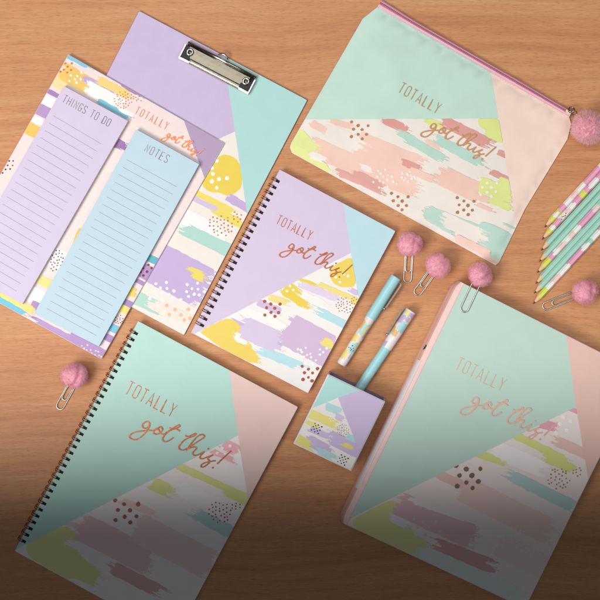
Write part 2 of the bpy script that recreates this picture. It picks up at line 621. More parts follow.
# ------------------------------------------------------------------ colours
def pap(c): return paper(c, 0.55, 0.10, 0.035)
def fab(c): return fabric(c)
WHITE_EDGE = paper('EDEAEC', 0.6, 0.05, 0.02)
def page_edge(hexc):
    m, nt, b = new_mat('page_edges')
    N, L = nt.nodes, nt.links
    geo = N.new('ShaderNodeNewGeometry')
    mp = N.new('ShaderNodeMapping'); mp.inputs['Scale'].default_value = (40, 40, 4200)
    L.new(geo.outputs['Position'], mp.inputs['Vector'])
    n = N.new('ShaderNodeTexNoise'); n.inputs['Scale'].default_value = 1; n.inputs['Detail'].default_value = 2
    L.new(mp.outputs[0], n.inputs['Vector'])
    r = N.new('ShaderNodeMapRange'); r.inputs['From Min'].default_value = 0.35; r.inputs['From Max'].default_value = 0.65
    r.inputs['To Min'].default_value = 0.72; r.inputs['To Max'].default_value = 1.04
    L.new(n.outputs['Fac'], r.inputs['Value'])
    v = N.new('ShaderNodeVectorMath'); v.operation = 'SCALE'; v.inputs[0].default_value = lin(hexc)
    L.new(r.outputs[0], v.inputs['Scale']); L.new(v.outputs[0], b.inputs['Base Color'])
    b.inputs['Roughness'].default_value = 0.85
    return m


PAGES = page_edge('E9E4DF')
COPPER = foil('A2603F', 0.36)
FOILSHEEN = metal('E3B5A2', 0.4, 'rose_gold_foil_sheen', 0.2)  # rose gold foil, paler because its reflected sheen is put into the colour
BRONZE = metal('8F6A4C', 0.4, 'bronze_foil', 0.5)
WIREBROWN = metal('8A6250', 0.22, 'rose_gold_wire')
CHROME = metal('C0BBB2', 0.2, 'chrome')
STEEL = metal('CFCBC2', 0.3, 'steel_wire')
PLATE = metal('7C776B', 0.34, 'satin_nickel')
HOLESHADE = paper('2B1E1A', 0.8, 0, 0.02)  # shade inside holes, painted as a near-black colour
BLACKPL = paper('17171A', 0.45, 0.05, 0.02)
INK = paper('8C8089', 0.6, 0, 0.0)
FUR = fur('FFB4C8', 'FFC0D0'); FUR_TIP = fur('FFCEDC', 'FFDCE6', 0.6)
FUR2 = fur('FFB4C4', 'FFC8D2'); FUR2_TIP = fur('FFDAE2', 'FFE8EE', 0.6)

# ------------------------------------------------------------------ desk surface
mb = MB()
E = 0.9
mb.add([(-E, -E, 0), (E, -E, 0), (E, E, 0), (-E, E, 0), (-E, -E, -.03), (E, -E, -.03), (E, E, -.03), (-E, E, -.03)],
       [[0, 1, 2, 3], [7, 6, 5, 4], [0, 4, 5, 1], [1, 5, 6, 2], [2, 6, 7, 3], [3, 7, 4, 0]], wood())
desk = mb.build('desk_surface'); desk['kind'] = 'structure'

# ------------------------------------------------------------------ clipboard
CB = [(139, 10.5), (307.5, 100), (184, 335.5), (19, 247)]
CBT = 2.2
root = thing('clipboard', 'lilac and aqua clipboard with a silver clip on its top edge', 'clipboard', W(163, 173))
mb = MB()
pat = [(235, 131.5), (248.9, 225.6), (187, 342), (100, 305), (12, 252), (10, 235), (29, 226)]
ins = slab(mb, CB, 0, CBT, 0.35, paper('8C7F8E', 0.6, 0.05, 0.03), r=1.2, regions=[
    ([(138, 5), (220, 45), (223, 54), (235, 131.5), (29, 226), (10, 235)], pap('CBB9DB')),
    ([(223, 54), (220, 45), (315, 92), (258, 225), (248.9, 225.6), (235, 131.5)], pap('AFDAD7')),
    (pat, pap('EFE7DF'))])
fld = clip(ins, pat)
P = Print(mb, fld, CBT, pap, 11)
P.blob([(200, 186), (208, 172), (216, 159), (222, 154.5), (228, 155), (233, 157), (240, 162), (243, 186), (236, 192), (231, 196), (225, 195), (218, 192), (212, 193)], 'EBD052')
P.stroke(228, 197, 252, 211, 8, 'C6AEDA')
P.stroke(190, 190, 232, 211, 6, 'EDD968', 2, 5)
P.stroke(214, 209, 241, 224, 8, 'EDD968')
P.stroke(190, 197, 216, 209, 5, 'D3C2E2')
P.stroke(176, 214, 222, 238, 20, 'F4F1F1')
P.stroke(184, 229, 232, 252, 13, 'B1D8CF', 9, 4)
P.stroke(150, 260, 206, 289, 42, 'C5B0DA', 1, 7)
P.stroke(189, 270.5, 207, 279.5, 9, 'EADA66')
P.stroke(132, 296, 160, 309, 13, 'B4D8CC', 2, 7)
P.stroke(150, 303, 196, 322, 10, 'EDE3DA')
P.dots([(213, 173.7), (219, 179), (227, 178.3), (212, 181.3), (216.7, 187.8), (217, 161), (212, 168)], 2.1, 'F6F4F4')
P.dots(z6([(155, 383), (218, 375), (183, 407), (222, 410), (150, 425), (195, 440), (232, 447), (263, 425), (162, 455), (198, 482), (260, 472), (305, 478), (118, 472),
           (343, 387), (405, 378), (372, 412), (408, 415), (340, 430), (385, 445), (352, 458), (415, 450), (447, 430), (165, 515), (210, 550)], 130, 220), 1.65, 'F5F1F3')
P.dots(z6([(220, 513), (270, 537), (350, 537), (235, 568), (305, 570), (325, 600), (360, 590)], 130, 220), 2.0, 'EBC09C')
P.scatter(221, 225, 12.5, 11, 4.3, 0.95, '', 0.5, paper('A9795C', 0.4, 0, 0.02, metal=0.3))
P.scatter(237.5, 217.5, 6.5, 6, 3.9, 0.9, '', 0.5, paper('A9795C', 0.4, 0, 0.02, metal=0.3))
board = mb.build('board', root)

# the clip: axis e1 runs along the board's top edge, e2 down the board
clip_part = None
e1 = Vector((0.8875, -0.4608, 0)); e2 = Vector((-0.4608, -0.8875, 0))
O0 = W(187.8, 40.3, 5)
def K(u, v, z): return Vector((O0.x, O0.y, 0)) + e1 * u * S + e2 * v * S + Vector((0, 0, z * S))


def extrude_profile(mb, prof, u0, u1, mat, thick=0.5, smooth=True, taper=0):
    n = len(prof)
    nrm = []
    for i in range(n):
        a = prof[max(0, i - 1)]; b = prof[min(n - 1, i + 1)]
        d = Vector((b[0] - a[0], b[1] - a[1])).normalized()
        nrm.append((d.y, -d.x))
    vs = []
    for (u, sgn) in ((u0, 1), (u1, -1)):
        for (v, z) in prof: vs.append(K(u + sgn * taper * (v / 20), v, z))
        for (v, z), nn in zip(prof, nrm): vs.append(K(u + sgn * taper * (v / 20), v + nn[0] * thick, z + nn[1] * thick))
    fs = []
    for i in range(n - 1):
        fs.append([i, i + 1, 2 * n + i + 1, 2 * n + i])
        fs.append([n + i, 3 * n + i, 3 * n + i + 1, n + i + 1])
        fs.append([i, n + i, n + i + 1, i + 1]); fs.append([2 * n + i, 2 * n + i + 1, 3 * n + i + 1, 3 * n + i])
    fs.append([0, 2 * n, 3 * n, n]); fs.append([n - 1, 2 * n - 1, 4 * n - 1, 3 * n - 1])
    mb.add(vs, fs, mat, False)


clip_mb = MB()
# spring plate: rolled top, flat face, valley and flared lip
prof = [(4.6, 7.2), (9, 7.35), (15.0, 7.0), (16.0, 6.3), (16.8, 5.2), (17.6, 4.6), (18.6, 4.4), (19.4, 5.0), (19.9, 5.9)]
extrude_profile(clip_mb, prof[:3], 5.4, 72.6, PLATE, 0.5)
extrude_profile(clip_mb, prof[2:], 3.5, 75.5, CHROME, 0.5)
extrude_profile(clip_mb, [(3.4, 5.2), (4.2, 6.6), (5.0, 7.2)], 3.5, 74, CHROME, 0.5)
cl = clip_mb.build('spring_clip', root)
m2 = MB()
tube(m2, [K(1.5, 1.7, 4.6), K(77.5, 1.7, 4.6)], 1.75 * S, CHROME, 14)
m2.build('hinge_rod', cl)
m2 = MB()
tube(m2, [K(2.0, 3.8, 3.9), K(77, 3.8, 3.9)], 0.6 * S, paper('3A3633', 0.4, 0, .02), 8)
m2.build('spring_groove', cl)
m2 = MB()   # base strip under the plate, dark
vs = [K(2, 3, 2.3), K(77, 3, 2.3), K(77, 20, 2.3), K(2, 20, 2.3)]
vs += [v + Vector((0, 0, 1.0 * S)) for v in vs]
m2.add(vs, [[0, 1, 2, 3], [7, 6, 5, 4], [0, 4, 5, 1], [1, 5, 6, 2], [2, 6, 7, 3], [3, 7, 4, 0]], BLACKPL)
m2.build('base_strip', cl)
for s in (0, 1):
    m2 = MB()
    def U(u): return u if s == 0 else 78.5 - u
    # black end block, an L round the rivet
    pl = [(1.2, 5.2), (5.2, 5.2), (5.2, 13.0), (10.0, 13.0), (10.0, 17.8), (1.2, 17.8)]
    if s: pl = [(1.2, 8.2), (4.8, 8.2), (4.8, 13.0), (12, 13.0), (12, 17.8), (1.2, 17.8)]
    lo = [K(U(a), b, 3.4) for a, b in pl]; hi = [K(U(a), b, 7.7) for a, b in pl]
    n = len(pl)
    m2.add(lo + hi, [[i, (i + 1) % n, n + (i + 1) % n, n + i] for i in range(n)] + [list(range(n, 2 * n))], BLACKPL)
    m2.build('end_block', cl)
    m2 = MB()   # bent silver ear at the very end
    pl = [(0.0, 4.5), (1.1, 4.0), (1.1, 19.4), (0.2, 20.2)]
    lo = [K(U(a), b, 2.4) for a, b in pl]; hi = [K(U(a), b, 7.4) for a, b in pl]
    m2.add(lo + hi, [[i, (i + 1) % 4, 4 + (i + 1) % 4, 4 + i] for i in range(4)] + [[4, 5, 6, 7]], CHROME)
    pl = [(0.2, 18.1), (12.0, 18.1), (11.5, 20.0), (0.2, 20.4)]
    lo = [K(U(a), b, 3.6) for a, b in pl]; hi = [K(U(a), b, 6.0) for a, b in pl]
    m2.add(lo + hi, [[i, (i + 1) % 4, 4 + (i + 1) % 4, 4 + i] for i in range(4)] + [[4, 5, 6, 7]], CHROME)
    m2.build('end_cap', cl)
    m2 = MB()
    c = (U(7.9), 9.6)
    rg = [K(c[0] + 2.6 * math.cos(t * 0.2618), c[1] + 2.9 * math.sin(t * 0.2618), 8.3) for t in range(24)]
    tube(m2, rg, 1.15 * S, CHROME, 10, closed=True)
    disc = [K(c[0] + 2.6 * math.cos(-t * 0.2618), c[1] + 2.6 * math.sin(-t * 0.2618), 7.9) for t in range(24)]
    m2.add(disc, [list(range(24))], BLACKPL)
    tube(m2, [K(c[0] - 0.4, c[1] - 0.6, 8.2), K(c[0] + 0.5, c[1] + 0.4, 8.6), K(c[0] + 1.9, c[1] + 1.5, 8.5)], 0.8 * S, CHROME, 8)
    m2.build('rivet', cl)
m2 = MB()   # thumb tab standing beyond the rod
prof = []
for i in range(9):
    t = i / 8
    prof.append(K(33.5 + 11 * t, -1.4 - 2.6 * math.sin(math.pi * t), 5.0 + 1.2 * math.sin(math.pi * t)))
tube(m2, prof, 1.1 * S, CHROME, 10, rf=lambda t: 0.5 + 0.7 * math.sin(math.pi * t))
m2.build('thumb_tab', cl)

# ------------------------------------------------------------------ desk pad
DP = [(68.3, 54.2), (224.6, 143.4), (101.3, 359.2), (-55.9, 273)]
DZ0, DZ1 = CBT + 0.02, CBT + 2.2
root = thing('desk_pad', 'pink brushstroke patterned planner pad with a purple corner, lying over the clipboard', 'pad', W(85, 207, CBT))
mb = MB()
cor = [(183.3, 118), (226, 142), (205.5, 180), (204, 177)]
ins = slab(mb, DP, DZ0, DZ1, 0.5, paper('D9D2DC', 0.6, 0.1, 0.03), r=0.8, n=2, regions=[
    ([(66, 50), (183.0, 117.5), (183.5, 119.5), (206.3, 183), (104, 363), (-60, 277)], pap('EEDDDB')),
    ([(183.5, 119.5), (183.0, 117.5), (229, 143), (208, 184), (206.3, 183)], pap('B39CBE'))])
fld = clip(ins, [(66, 50), (183.5, 119.5), (204.5, 178), (101, 361), (-60, 275)])
P = Print(mb, fld, DZ1, pap, 21)
P.stroke(66, 54.5, 88, 67, 4.5, '86C7E0', 1, 5)
P.stroke(52, 77, 66, 86, 13, 'F0DCA0', 4, 3)
P.stroke(61, 70, 92, 88, 17, 'F0C668', 4, 4)
P.stroke(84, 79, 114, 92, 7, 'C4A8D4', 2, 5)
P.stroke(97, 79, 130, 96, 8, 'F3D383', 3, 5)
P.stroke(122, 84, 142, 95, 4.5, 'AA82BA', 3, 4)
P.stroke(87, 87, 120, 105, 14, 'F4F2F1', 4, 6)
P.stroke(98, 101, 130, 118, 5.5, '80C4DA', 2, 3)
P.stroke(119, 108, 132, 115, 4, 'F4F2F1', 2, 3)
P.stroke(107, 139, 125, 147, 9, '9A74AC', 4, 5)
P.stroke(44, 89, 62, 98, 4, 'A583BC', 4, 2)
P.stroke(39, 96, 60, 107, 9, 'F2F0F2', 2, 2)
P.stroke(38, 103, 52, 110, 1.6, '9470AA', 4, 2)
P.stroke(36, 108, 54, 117, 11, 'B597C9', 1, 2)
P.stroke(31, 117, 44, 123, 6, 'F2F0F2', 1, 3)
P.stroke(24, 126, 42, 135, 12, 'F0C45E', 2, 4)
P.stroke(74, 246, 81, 228, 4.2, 'F0C75A', 2, 2)
P.stroke(52, 256, 64, 262, 20, 'F2EFEF', 1, 1)
P.stroke(39, 279, 54, 286, 9, 'F0DE8C', 2, 3)
P.stroke(28, 292, 46, 301, 15, 'F4F2F2', 2, 2)
P.stroke(31, 304, 40, 308, 8, 'B38FC4', 1, 1)
P.stroke(-8, 295, 26, 314, 6.5, '76C4DC', 2, 4)
P.stroke(0, 292, 34, 312, 7, 'F0DB84', 4, 3)
P.stroke(20, 317, 52, 331, 6, 'F1E9EA', 3, 4)
P.stroke(30, 316, 50, 326, 2, 'A98BC0', 3, 5)
P.stroke(36, 323, 74, 343, 10, 'B89ACC', 5, 2)
P.stroke(69, 337, 108, 360, 14, 'B594C6', 3, 2)
P.stroke(146, 257, 158, 262, 7, '62B4C6', 5, 4)
P.stroke(138, 268, 158, 278, 14, 'B594C6', 1, 3)
P.stroke(134, 279, 150, 287, 3, 'AD8CC2', 4, 4)
P.stroke(126, 289, 135, 293, 9, 'EFD26A', 1, 2)
P.stroke(122, 301, 136, 307, 6, 'AC8BC2', 1, 2)
P.stroke(117, 306, 131, 313, 7, 'EFDC7A', 1, 2)
P.stroke(108, 326, 122, 332, 7.5, '7AC4DA', 1, 2)
P.stroke(102, 335, 116, 342, 6, 'AD8AC2', 2, 2)
DOTO = paper('D5774A', 0.5, 0, 0.02)
P.dots(z6([(92, 80), (130, 80), (105, 100), (82, 118), (103, 135), (125, 120), (62, 130)], 50, 50), 1.05, '', DOTO)
P.scatter(123, 100, 9, 8, 3.1, 0.62, '', 0.5, DOTO)
P.scatter(136, 97.5, 6, 4, 3.1, 0.6, '', 0.5, DOTO)
P.dots(z6([(125, 152), (165, 155), (190, 135), (150, 175), (185, 175), (118, 185), (160, 195)], 50, 50), 1.4, 'F8F5F0')
DKR = paper('7A3247', 0.5, 0, 0.02)
P.dots([(5, 162.5), (9, 161), (12.5, 165.5), (7.5, 165.5), (10, 169), (5.5, 169.5), (2.5, 173), (13, 161)], 0.85, '', paper('5A3030', .5, 0, .02))
P.scatter(56.5, 260.5, 11, 7.5, 3.5, 0.72, '', 1.9, DKR)
P.dots([(148.3, 265), (147, 271.7), (143.3, 275.5), (143.3, 268.3), (140.5, 272), (151.5, 268)], 1.3, '', DKR)
P.scatter(118, 319, 6, 4.5, 2.5, 0.5, '', 0.5, paper('3C3038', .5, 0, .02))
P.dots(z6([(490, 515), (505, 530), (525, 510), (520, 540), (545, 540), (550, 560), (570, 570), (590, 550), (595, 572), (608, 580), (575, 545)], 0, 260), 0.85, 'F4F0F4')
body = mb.build('pad_sheet', root)
LT = Letters(lambda x, y: DZ1 + 0.7, foil('CC7A48', 0.4, 0.6))
LT.caps('TOTALLY', 137.8, 106.6, math.radians(27.7), 7.6, 5.45, 0.5)
LT.script((160.8, 140), (195.8, 155.8), 0.85)
LT.mb.build('lettering', root)


# ------------------------------------------------------------------ two list pads
def list_pad(name, label, quad, z0, z1, top, edge, title, tx, ty, tang, th, tp, tspace, l0, l1, step, nl):
    c = [sum(p[0] for p in quad) / 4, sum(p[1] for p in quad) / 4]
    root = thing(name, label, 'notepad', W(c[0], c[1], z0), 'list pads on the planner pad')
    mb = MB()
    slab(mb, quad, z0, z1 - 0.45, 0.12, edge, [(None, edge)])
    mb.build('page_block', root)
    mb = MB()
    slab(mb, quad, z1 - 0.43, z1, 0.12, top, [(None, top)])
    for k in range(nl):
        a = (l0[0] + step[0] * k, l0[1] + step[1] * k); b = (l1[0] + step[0] * k, l1[1] + step[1] * k)
        d = Vector((b[0] - a[0], b[1] - a[1])).normalized(); n = Vector((-d.y, d.x)) * 0.2
        mb.up([W(a[0] + n.x, a[1] + n.y, z1 + .03), W(b[0] + n.x, b[1] + n.y, z1 + .03), W(b[0] - n.x, b[1] - n.y, z1 + .03), W(a[0] - n.x, a[1] - n.y, z1 + .03)], paper('9D94A0', 0.7, 0, 0))
    mb.build('top_sheet', root)
    L = Letters(lambda x, y: z1 + 0.04, INK)
    L.caps(title, tx, ty, tang, th, tp, 0.62, tspace)
    L.mb.build('heading', root)


PZ = DZ1 + 0.9
list_pad('notepad', 'lilac ruled notepad headed THINGS TO DO', [(64, 86), (128, 121), (22.5, 304), (-41, 270)], PZ, PZ + 4.6,
         pap('D6CAE3'), PAGES, 'THINGS TO DO', 65.6, 94.8, math.radians(28.3), 7.9, 4.9, 3.7,
         (53.3, 115.6), (101.3, 144), (-4.23, 7.36), 21)
list_pad('notepad', 'pale blue ruled notepad headed NOTES', [(136.6, 129.4), (199.2, 164.2), (98.8, 346.5), (34, 313.5)], PZ, PZ + 4.6,
         pap('BFD8E6'), page_edge('B4C9D6'), 'NOTES', 148.0, 144.0, math.radians(28.0), 8.2, 5.5, 3,
         (126.7, 159.6), (176.5, 186.8), (-4.0, 7.44), 21)


# ------------------------------------------------------------------ spiral notebooks
def spiral_notebook(label, quad, T, regions, printer, field, caps, script, first, last, count, side, lettmat, back):
    c = [sum(p[0] for p in quad) / 4, sum(p[1] for p in quad) / 4]
    root = thing('spiral_notebook', label, 'notebook', W(c[0], c[1]))
    mb = MB()
    slab(mb, quad, 0.05, 0.9, 0.15, back, [(None, back)])
    mb.build('back_cover', root)
    mb = MB()
    pg = inset(quad, 1.1)
    slab(mb, pg, 0.95, T - 0.9, 0.1, PAGES, [(None, PAGES)])
    mb.build('page_block', root)
    mb = MB()
    # holes: flat quads on the front cover, their inner shade painted dark
    d = Vector((last[0] - first[0], last[1] - first[1])); step = d / (count - 1); dn = d.normalized()
    q = Vector((-dn.y, dn.x))
    if q.x < 0: q = -q
    ins = slab(mb, quad, T - 0.85, T, 0.3, side, regions, r=1.3)
    for i in range(count):
        cc = Vector(first) + step * i
        h = [cc + dn * a + q * b for a, b in ((-1.4, -1.6), (1.4, -1.6), (1.4, 2.4), (-1.4, 2.4))]
        mb.up([W(p.x, p.y, T + 0.03) for p in h], HOLESHADE)
    P = Print(mb, clip(ins, field), T, pap, 31)
    printer(P)
    mb.build('front_cover', root)
    lt = Letters(lambda x, y: T + 0.45, lettmat)
    lt.caps('TOTALLY', *caps)
    lt.script(*script)
    lt.mb.build('lettering', root)
    # twin loop wire
    mb = MB()
    for i in range(count):
        for o in (-1.0, 1.0):
            cc = Vector(first) + step * i + dn * o
            path = []
            for k in range(15):
                a = math.radians(-35 + 250 * k / 14)
                r = 4.0
                off = -2.8 + r * math.cos(a) * 1.05
                zz = T * 0.5 + (T * 0.5 + 1.5) * math.sin(a)
                p2 = cc + q * (off)
                w0 = W(p2.x, p2.y, T)
                path.append(Vector((w0.x, w0.y, max(zz, 0.55) * S)))
            tube(mb, path, 0.4 * S, WIREBROWN, 7)
    mb.build('wire_binding', root)
    return root


def print_small(P):
    P.stroke(232, 321, 279, 343, 6, 'C9B6DC', 3, 6)
    P.stroke(239, 312, 262, 323, 5, 'D4C3E2', 3, 6)
    P.blob([(199, 331), (208, 327), (228, 317), (240, 324), (243, 333), (248, 341), (253, 347), (250, 352), (247, 358), (243, 360), (239, 357), (228, 352), (214, 343)], 'EED364')
    P.stroke(200, 331.5, 218, 340.5, 3, 'EED364', 5, 2)
    P.stroke(222, 324, 249, 337, 12, 'EED364', 4, 7)
    P.stroke(226, 343, 256, 358, 12, 'EED364', 4, 7)
    P.stroke(236, 336, 247, 342, 8, 'F3F1EE', 3, 4)
    P.stroke(240, 309, 268, 322, 10, 'F4F2F0', 4, 6)
    P.stroke(257, 302, 281, 312, 7, 'D4BFE1', 4, 3)
    P.stroke(260, 350, 300, 366, 9, 'B9E1E9', 9, 7)
    P.stroke(284, 349, 302, 357, 8, 'F2F0EC', 4, 5)
    P.stroke(242, 326, 281, 344, 22, 'D8C9E4', 3, 5)
    P.stroke(268, 318, 290, 330, 7, 'F3F1EE', 4, 6)
    P.stroke(286, 328, 332, 353, 33, 'D3BAD9', 3, 4)
    P.stroke(322, 340, 333, 346, 8, 'EFDE7E', 2, 2)
    P.stroke(268, 297, 288, 303, 6, 'F0DE8C', 3, 4)
    P.stroke(284, 287, 309, 304, 14, 'EDD04F', 4, 6)
    P.stroke(299, 279, 315, 285, 3, 'EDD04F', 2, 6)
    P.stroke(302, 285, 336, 298, 7, 'E1D3E8', 6, 6)
    P.stroke(300, 293, 325, 305, 7, 'F4F2F0', 6, 6)
    P.stroke(317, 283, 353, 299, 5, 'F0DF8A', 3, 5)
    P.blob([(329, 275), (331, 269), (335, 265), (341, 262), (348, 258), (353, 259), (356, 276), (355.5, 284), (352, 287.5), (347, 287), (342, 287.5), (336, 285), (332, 282)], 'EFD561')
    P.stroke(349, 289, 359, 294, 5, 'D6C2E4', 3, 2)
    P.stroke(352, 299, 358, 303, 7, 'EFDC7E', 2, 2)
    P.stroke(319, 312, 348, 326, 8, 'B7E0E9', 7, 3)
    P.dots([(348, 276), (343.7, 274), (340, 282), (335.5, 277), (333, 270)], 1.5, 'F7F4EC')
    P.dots([(290, 286), (293.3, 290), (297.5, 285), (287, 291)], 1.4, 'F7F4EC')
    P.dots(z6([(408, 295), (455, 288), (432, 313), (483, 323), (405, 325), (445, 340), (463, 330), (412, 345), (435, 358), (487, 343), (515, 362), (460, 380), (540, 297), (560, 313),
               (540, 327), (580, 290), (470, 360), (500, 385), (425, 300)], 230, 300), 1.3, 'F6F2F4')
    HB = paper('A4563B', 0.45, 0, 0.02, metal=0.25)
    P.dots(z6([(433, 398), (470, 415), (525, 412), (447, 437), (495, 438), (470, 465), (437, 478), (492, 485)], 230, 300), 1.7, '', HB)
    P.dots(z6([(447, 248), (484, 265), (540, 265), (459, 287), (508, 290), (486, 315), (531, 315), (449, 330), (509, 338)], 190, 260), 1.75, '', HB)
    P.scatter(344, 305.5, 9, 8, 3.2, 0.62, '', 0.5, HB)
    P.scatter(354, 300.5, 4, 3.4, 3.0, 0.6, '', 0.5, HB)


SN = [(279.9, 169.5), (395.5, 231), (308, 393.2), (190.9, 332.6)]
spiral_notebook('small spiral notebook with a lilac and sky blue cover', SN, 7.5, [
    ([(279, 166), (343.3, 203), (350.8, 253), (188, 337.2), (184, 333)], pap('D8C8E1')),
    ([(343.3, 203), (398, 230), (359.6, 303.5), (350.8, 253)], pap('BCDFE8')),
    ([(350.8, 253), (359.6, 303.5), (309, 399), (188, 337.2)], pap('F1EEEB'))],
    print_small, [(350.8, 253), (359.6, 303.5), (309, 399), (188, 337.2)],
    (279.6, 215.0, math.radians(26.6), 9.3, 5.7, 0.6), ((279.5, 255), (339.2, 277), 1.1),
    (277.4, 181.0), (201.8, 325.2), 24, paper('D9D3E0', 0.6, .05, .02), COPPER, pap('D8C8E1'))


def print_large(P):
    P.blob([(24, 547), (40, 536), (67, 524), (76, 536), (79, 545), (77, 553), (93, 566), (84, 575), (70, 580), (50, 570), (30, 558)], 'E2E09C')
    P.stroke(28, 545, 76, 534, 12, 'E2E09C', 4, 9)
    P.stroke(48, 556, 97, 577, 20, 'E2E09C', 5, 10)
    P.stroke(66, 541, 84, 549, 7, 'F1ECEC', 3, 3)
    P.stroke(60, 520, 95, 533, 5, 'EDD0CC', 5, 8)
    P.stroke(80, 526, 150, 562, 28, 'E9C6C4', 5, 6)
    P.stroke(112, 567, 160, 592, 13, 'DDB1AF', 7, 8)
    P.stroke(136, 527, 212, 566, 30, 'EDD1CC', 4, 8)
    P.stroke(120, 500, 150, 512, 7, 'F0D2CC', 4, 7)
    P.stroke(150, 483, 171, 492, 13, 'DEDE92', 4, 7)
    P.stroke(175, 486, 222, 508, 15, 'F3EEEE', 6, 8)
    P.stroke(178, 466, 250, 499, 7, 'DEDE92', 3, 4)
    P.stroke(224, 491, 250, 503, 8, 'DEDE92', 4, 3)
    P.stroke(193, 512, 232, 533, 12, 'BBD6D5', 9, 3)
    P.stroke(222, 443, 242, 453, 11, 'F0B6BC', 3, 4)
    P.stroke(212, 451, 234, 461, 5, 'F0B6BC', 3, 4)
    P.stroke(236, 452, 246, 470, 8, 'F3EEEE', 3, 3)
    P.dots([(222, 448), (230, 446), (225, 454), (217, 453)], 1.6, 'F6EEEE')
    HB = paper('9A5B48', 0.45, 0, 0.02, metal=0.25)
    P.dots(z6([(210, 242), (265, 265), (350, 265), (228, 300), (300, 302), (268, 340), (338, 338), (213, 360), (302, 375)], 80, 460), 2.4, '', HB)
    P.scatter(220, 512, 12, 11, 4.2, 0.9, '', 0.5, HB)
    P.scatter(236, 506, 6, 5.5, 3.9, 0.85, '', 0.5, HB)


LN = [(138.2, 321), (298, 407), (174.5, 638.5), (14.5, 551)]
spiral_notebook('large mint and pink spiral notebook in the dim lower left', LN, 8.5, [
    ([(138, 317), (228.7, 366), (238.2, 435.5), (10, 552.6), (5, 550)], pap('B6DCD3')),
    ([(228.7, 366), (300, 405), (249.2, 507), (238.2, 435.5)], pap('E9CAC3')),
    ([(238.2, 435.5), (249.2, 507), (174, 646), (10, 552.6)], pap('F1E9E7'))],
    print_large, [(238.2, 435.5), (249.2, 507), (174, 646), (10, 552.6)],
    (130.5, 381.2, math.radians(27.2), 13.4, 8.0, 0.75), ((129.5, 436.8), (212.8, 467.8), 1.32),
    (135.6, 333.2), (23.6, 541.2), 34, paper('D2D8D6', 0.6, .05, .02), COPPER, pap('B6DCD3'))

# ------------------------------------------------------------------ ring binder
BT = 15.0
root = thing('ring_binder', 'mint ring binder with a pink spine at the lower right', 'binder', W(490, 445))
BQ = [(464, 283.5), (641.7, 373), (525, 608.6), (346.5, 525)]
mb = MB()
bpat = [(576, 407), (588.6, 481), (525, 612), (343, 527), (343.5, 521.7)]
side = paper('E7DAD8', 0.55, .05, .02)
ins = slab(mb, BQ, BT - 2, BT, 0.5, side, [
    ([(463, 280), (566, 333.4), (576, 407), (343.5, 521.7)], pap('BEDACE')),
    ([(566, 333.4), (644, 372), (588.6, 481), (576, 407)], pap('E8C2B7')),
    (bpat, pap('F0E3DF'))])
P = Print(mb, clip(ins, bpat), BT, pap, 41)
P.blob([(346, 523), (370, 510), (395, 497.5), (403, 512), (410, 526), (418, 541), (413, 555), (400, 550), (375, 539)], 'E2E09C')
P.stroke(372, 514, 402, 508, 12, 'E2E09C', 3, 8)
P.stroke(384, 531, 423, 549, 18, 'E2E09C', 5, 10)
P.stroke(391, 517, 409, 526, 9, 'F0E7EA', 3, 4)
P.stroke(438, 474, 480, 494, 9, 'EDC4BE', 5, 8)
P.stroke(462, 488, 550, 532, 26, 'F0D2CA', 6, 8)
P.stroke(398, 503, 474, 538, 24, 'E5BFC2', 4, 8)
P.stroke(412, 500, 460, 517, 6, 'F0E6E4', 6, 9)
P.stroke(436, 545, 492, 566, 14, 'DCA9A7', 8, 9)
P.stroke(500, 545, 550, 570, 24, 'F0D9D2', 8, 8)
P.stroke(420, 552, 520, 596, 16, 'DDE3DE', 8, 9)
P.stroke(492, 448, 545, 470, 17, 'F4EEEE', 5, 8)
P.stroke(478, 453.5, 500, 461, 8, 'DBDF8E', 3, 9)
P.stroke(514, 435, 566, 460, 7.5, 'D9DE88', 3, 5)
P.stroke(545, 457, 574, 470, 9, 'D9DE88', 6, 4)
P.stroke(512, 476, 574, 507, 12, 'BAD6D3', 12, 4)
P.stroke(555, 440, 592, 457, 10, 'E9C2BB', 7, 3)
P.stroke(539, 423, 554, 427, 9, 'E7A5B6', 2, 4)
P.stroke(568, 408, 580, 413, 4.5, 'E7A5B6', 2, 2)
P.dots([(563, 417), (570.5, 421), (567, 430), (560, 424), (556, 433)], 2.2, 'F8F1F1')
P.dots([(414, 519), (423, 522), (436, 521), (418, 528), (429, 527), (440, 531), (425, 535)], 1.6, 'EBCFD2')
BD = metal('80644C', 0.4, 'bronze_dots', 0.4)
P.dots(z6([(337, 212), (397, 235), (482, 232), (357, 273), (432, 272), (398, 315), (470, 310), (343, 338), (435, 348)], 400, 430), 2.7, '', BD)
P.scatter(559, 478.5, 12, 11, 4.3, 0.95, '', 0.5, paper('B78A6C', .45, 0, .02))
P.scatter(576.5, 472.5, 6.5, 6, 4.0, 0.9, '', 0.5, paper('B78A6C', .45, 0, .02))
P.scatter(520, 540, 26, 10, 5.2, 1.2, 'F4E4DE', 0.5)
mb.build('front_cover', root)
mb = MB()
slab(mb, BQ, 0.05, 2.0, 0.4, side, [(None, pap('BEDACE'))])
mb.build('back_cover', root)
mb = MB()
bp_ = [(470, 292), (632, 374), (521, 600), (362, 524)]
slab(mb, bp_, 2.05, BT - 2.1, 0.2, PAGES, [(None, PAGES)])
mb.build('page_block', root)
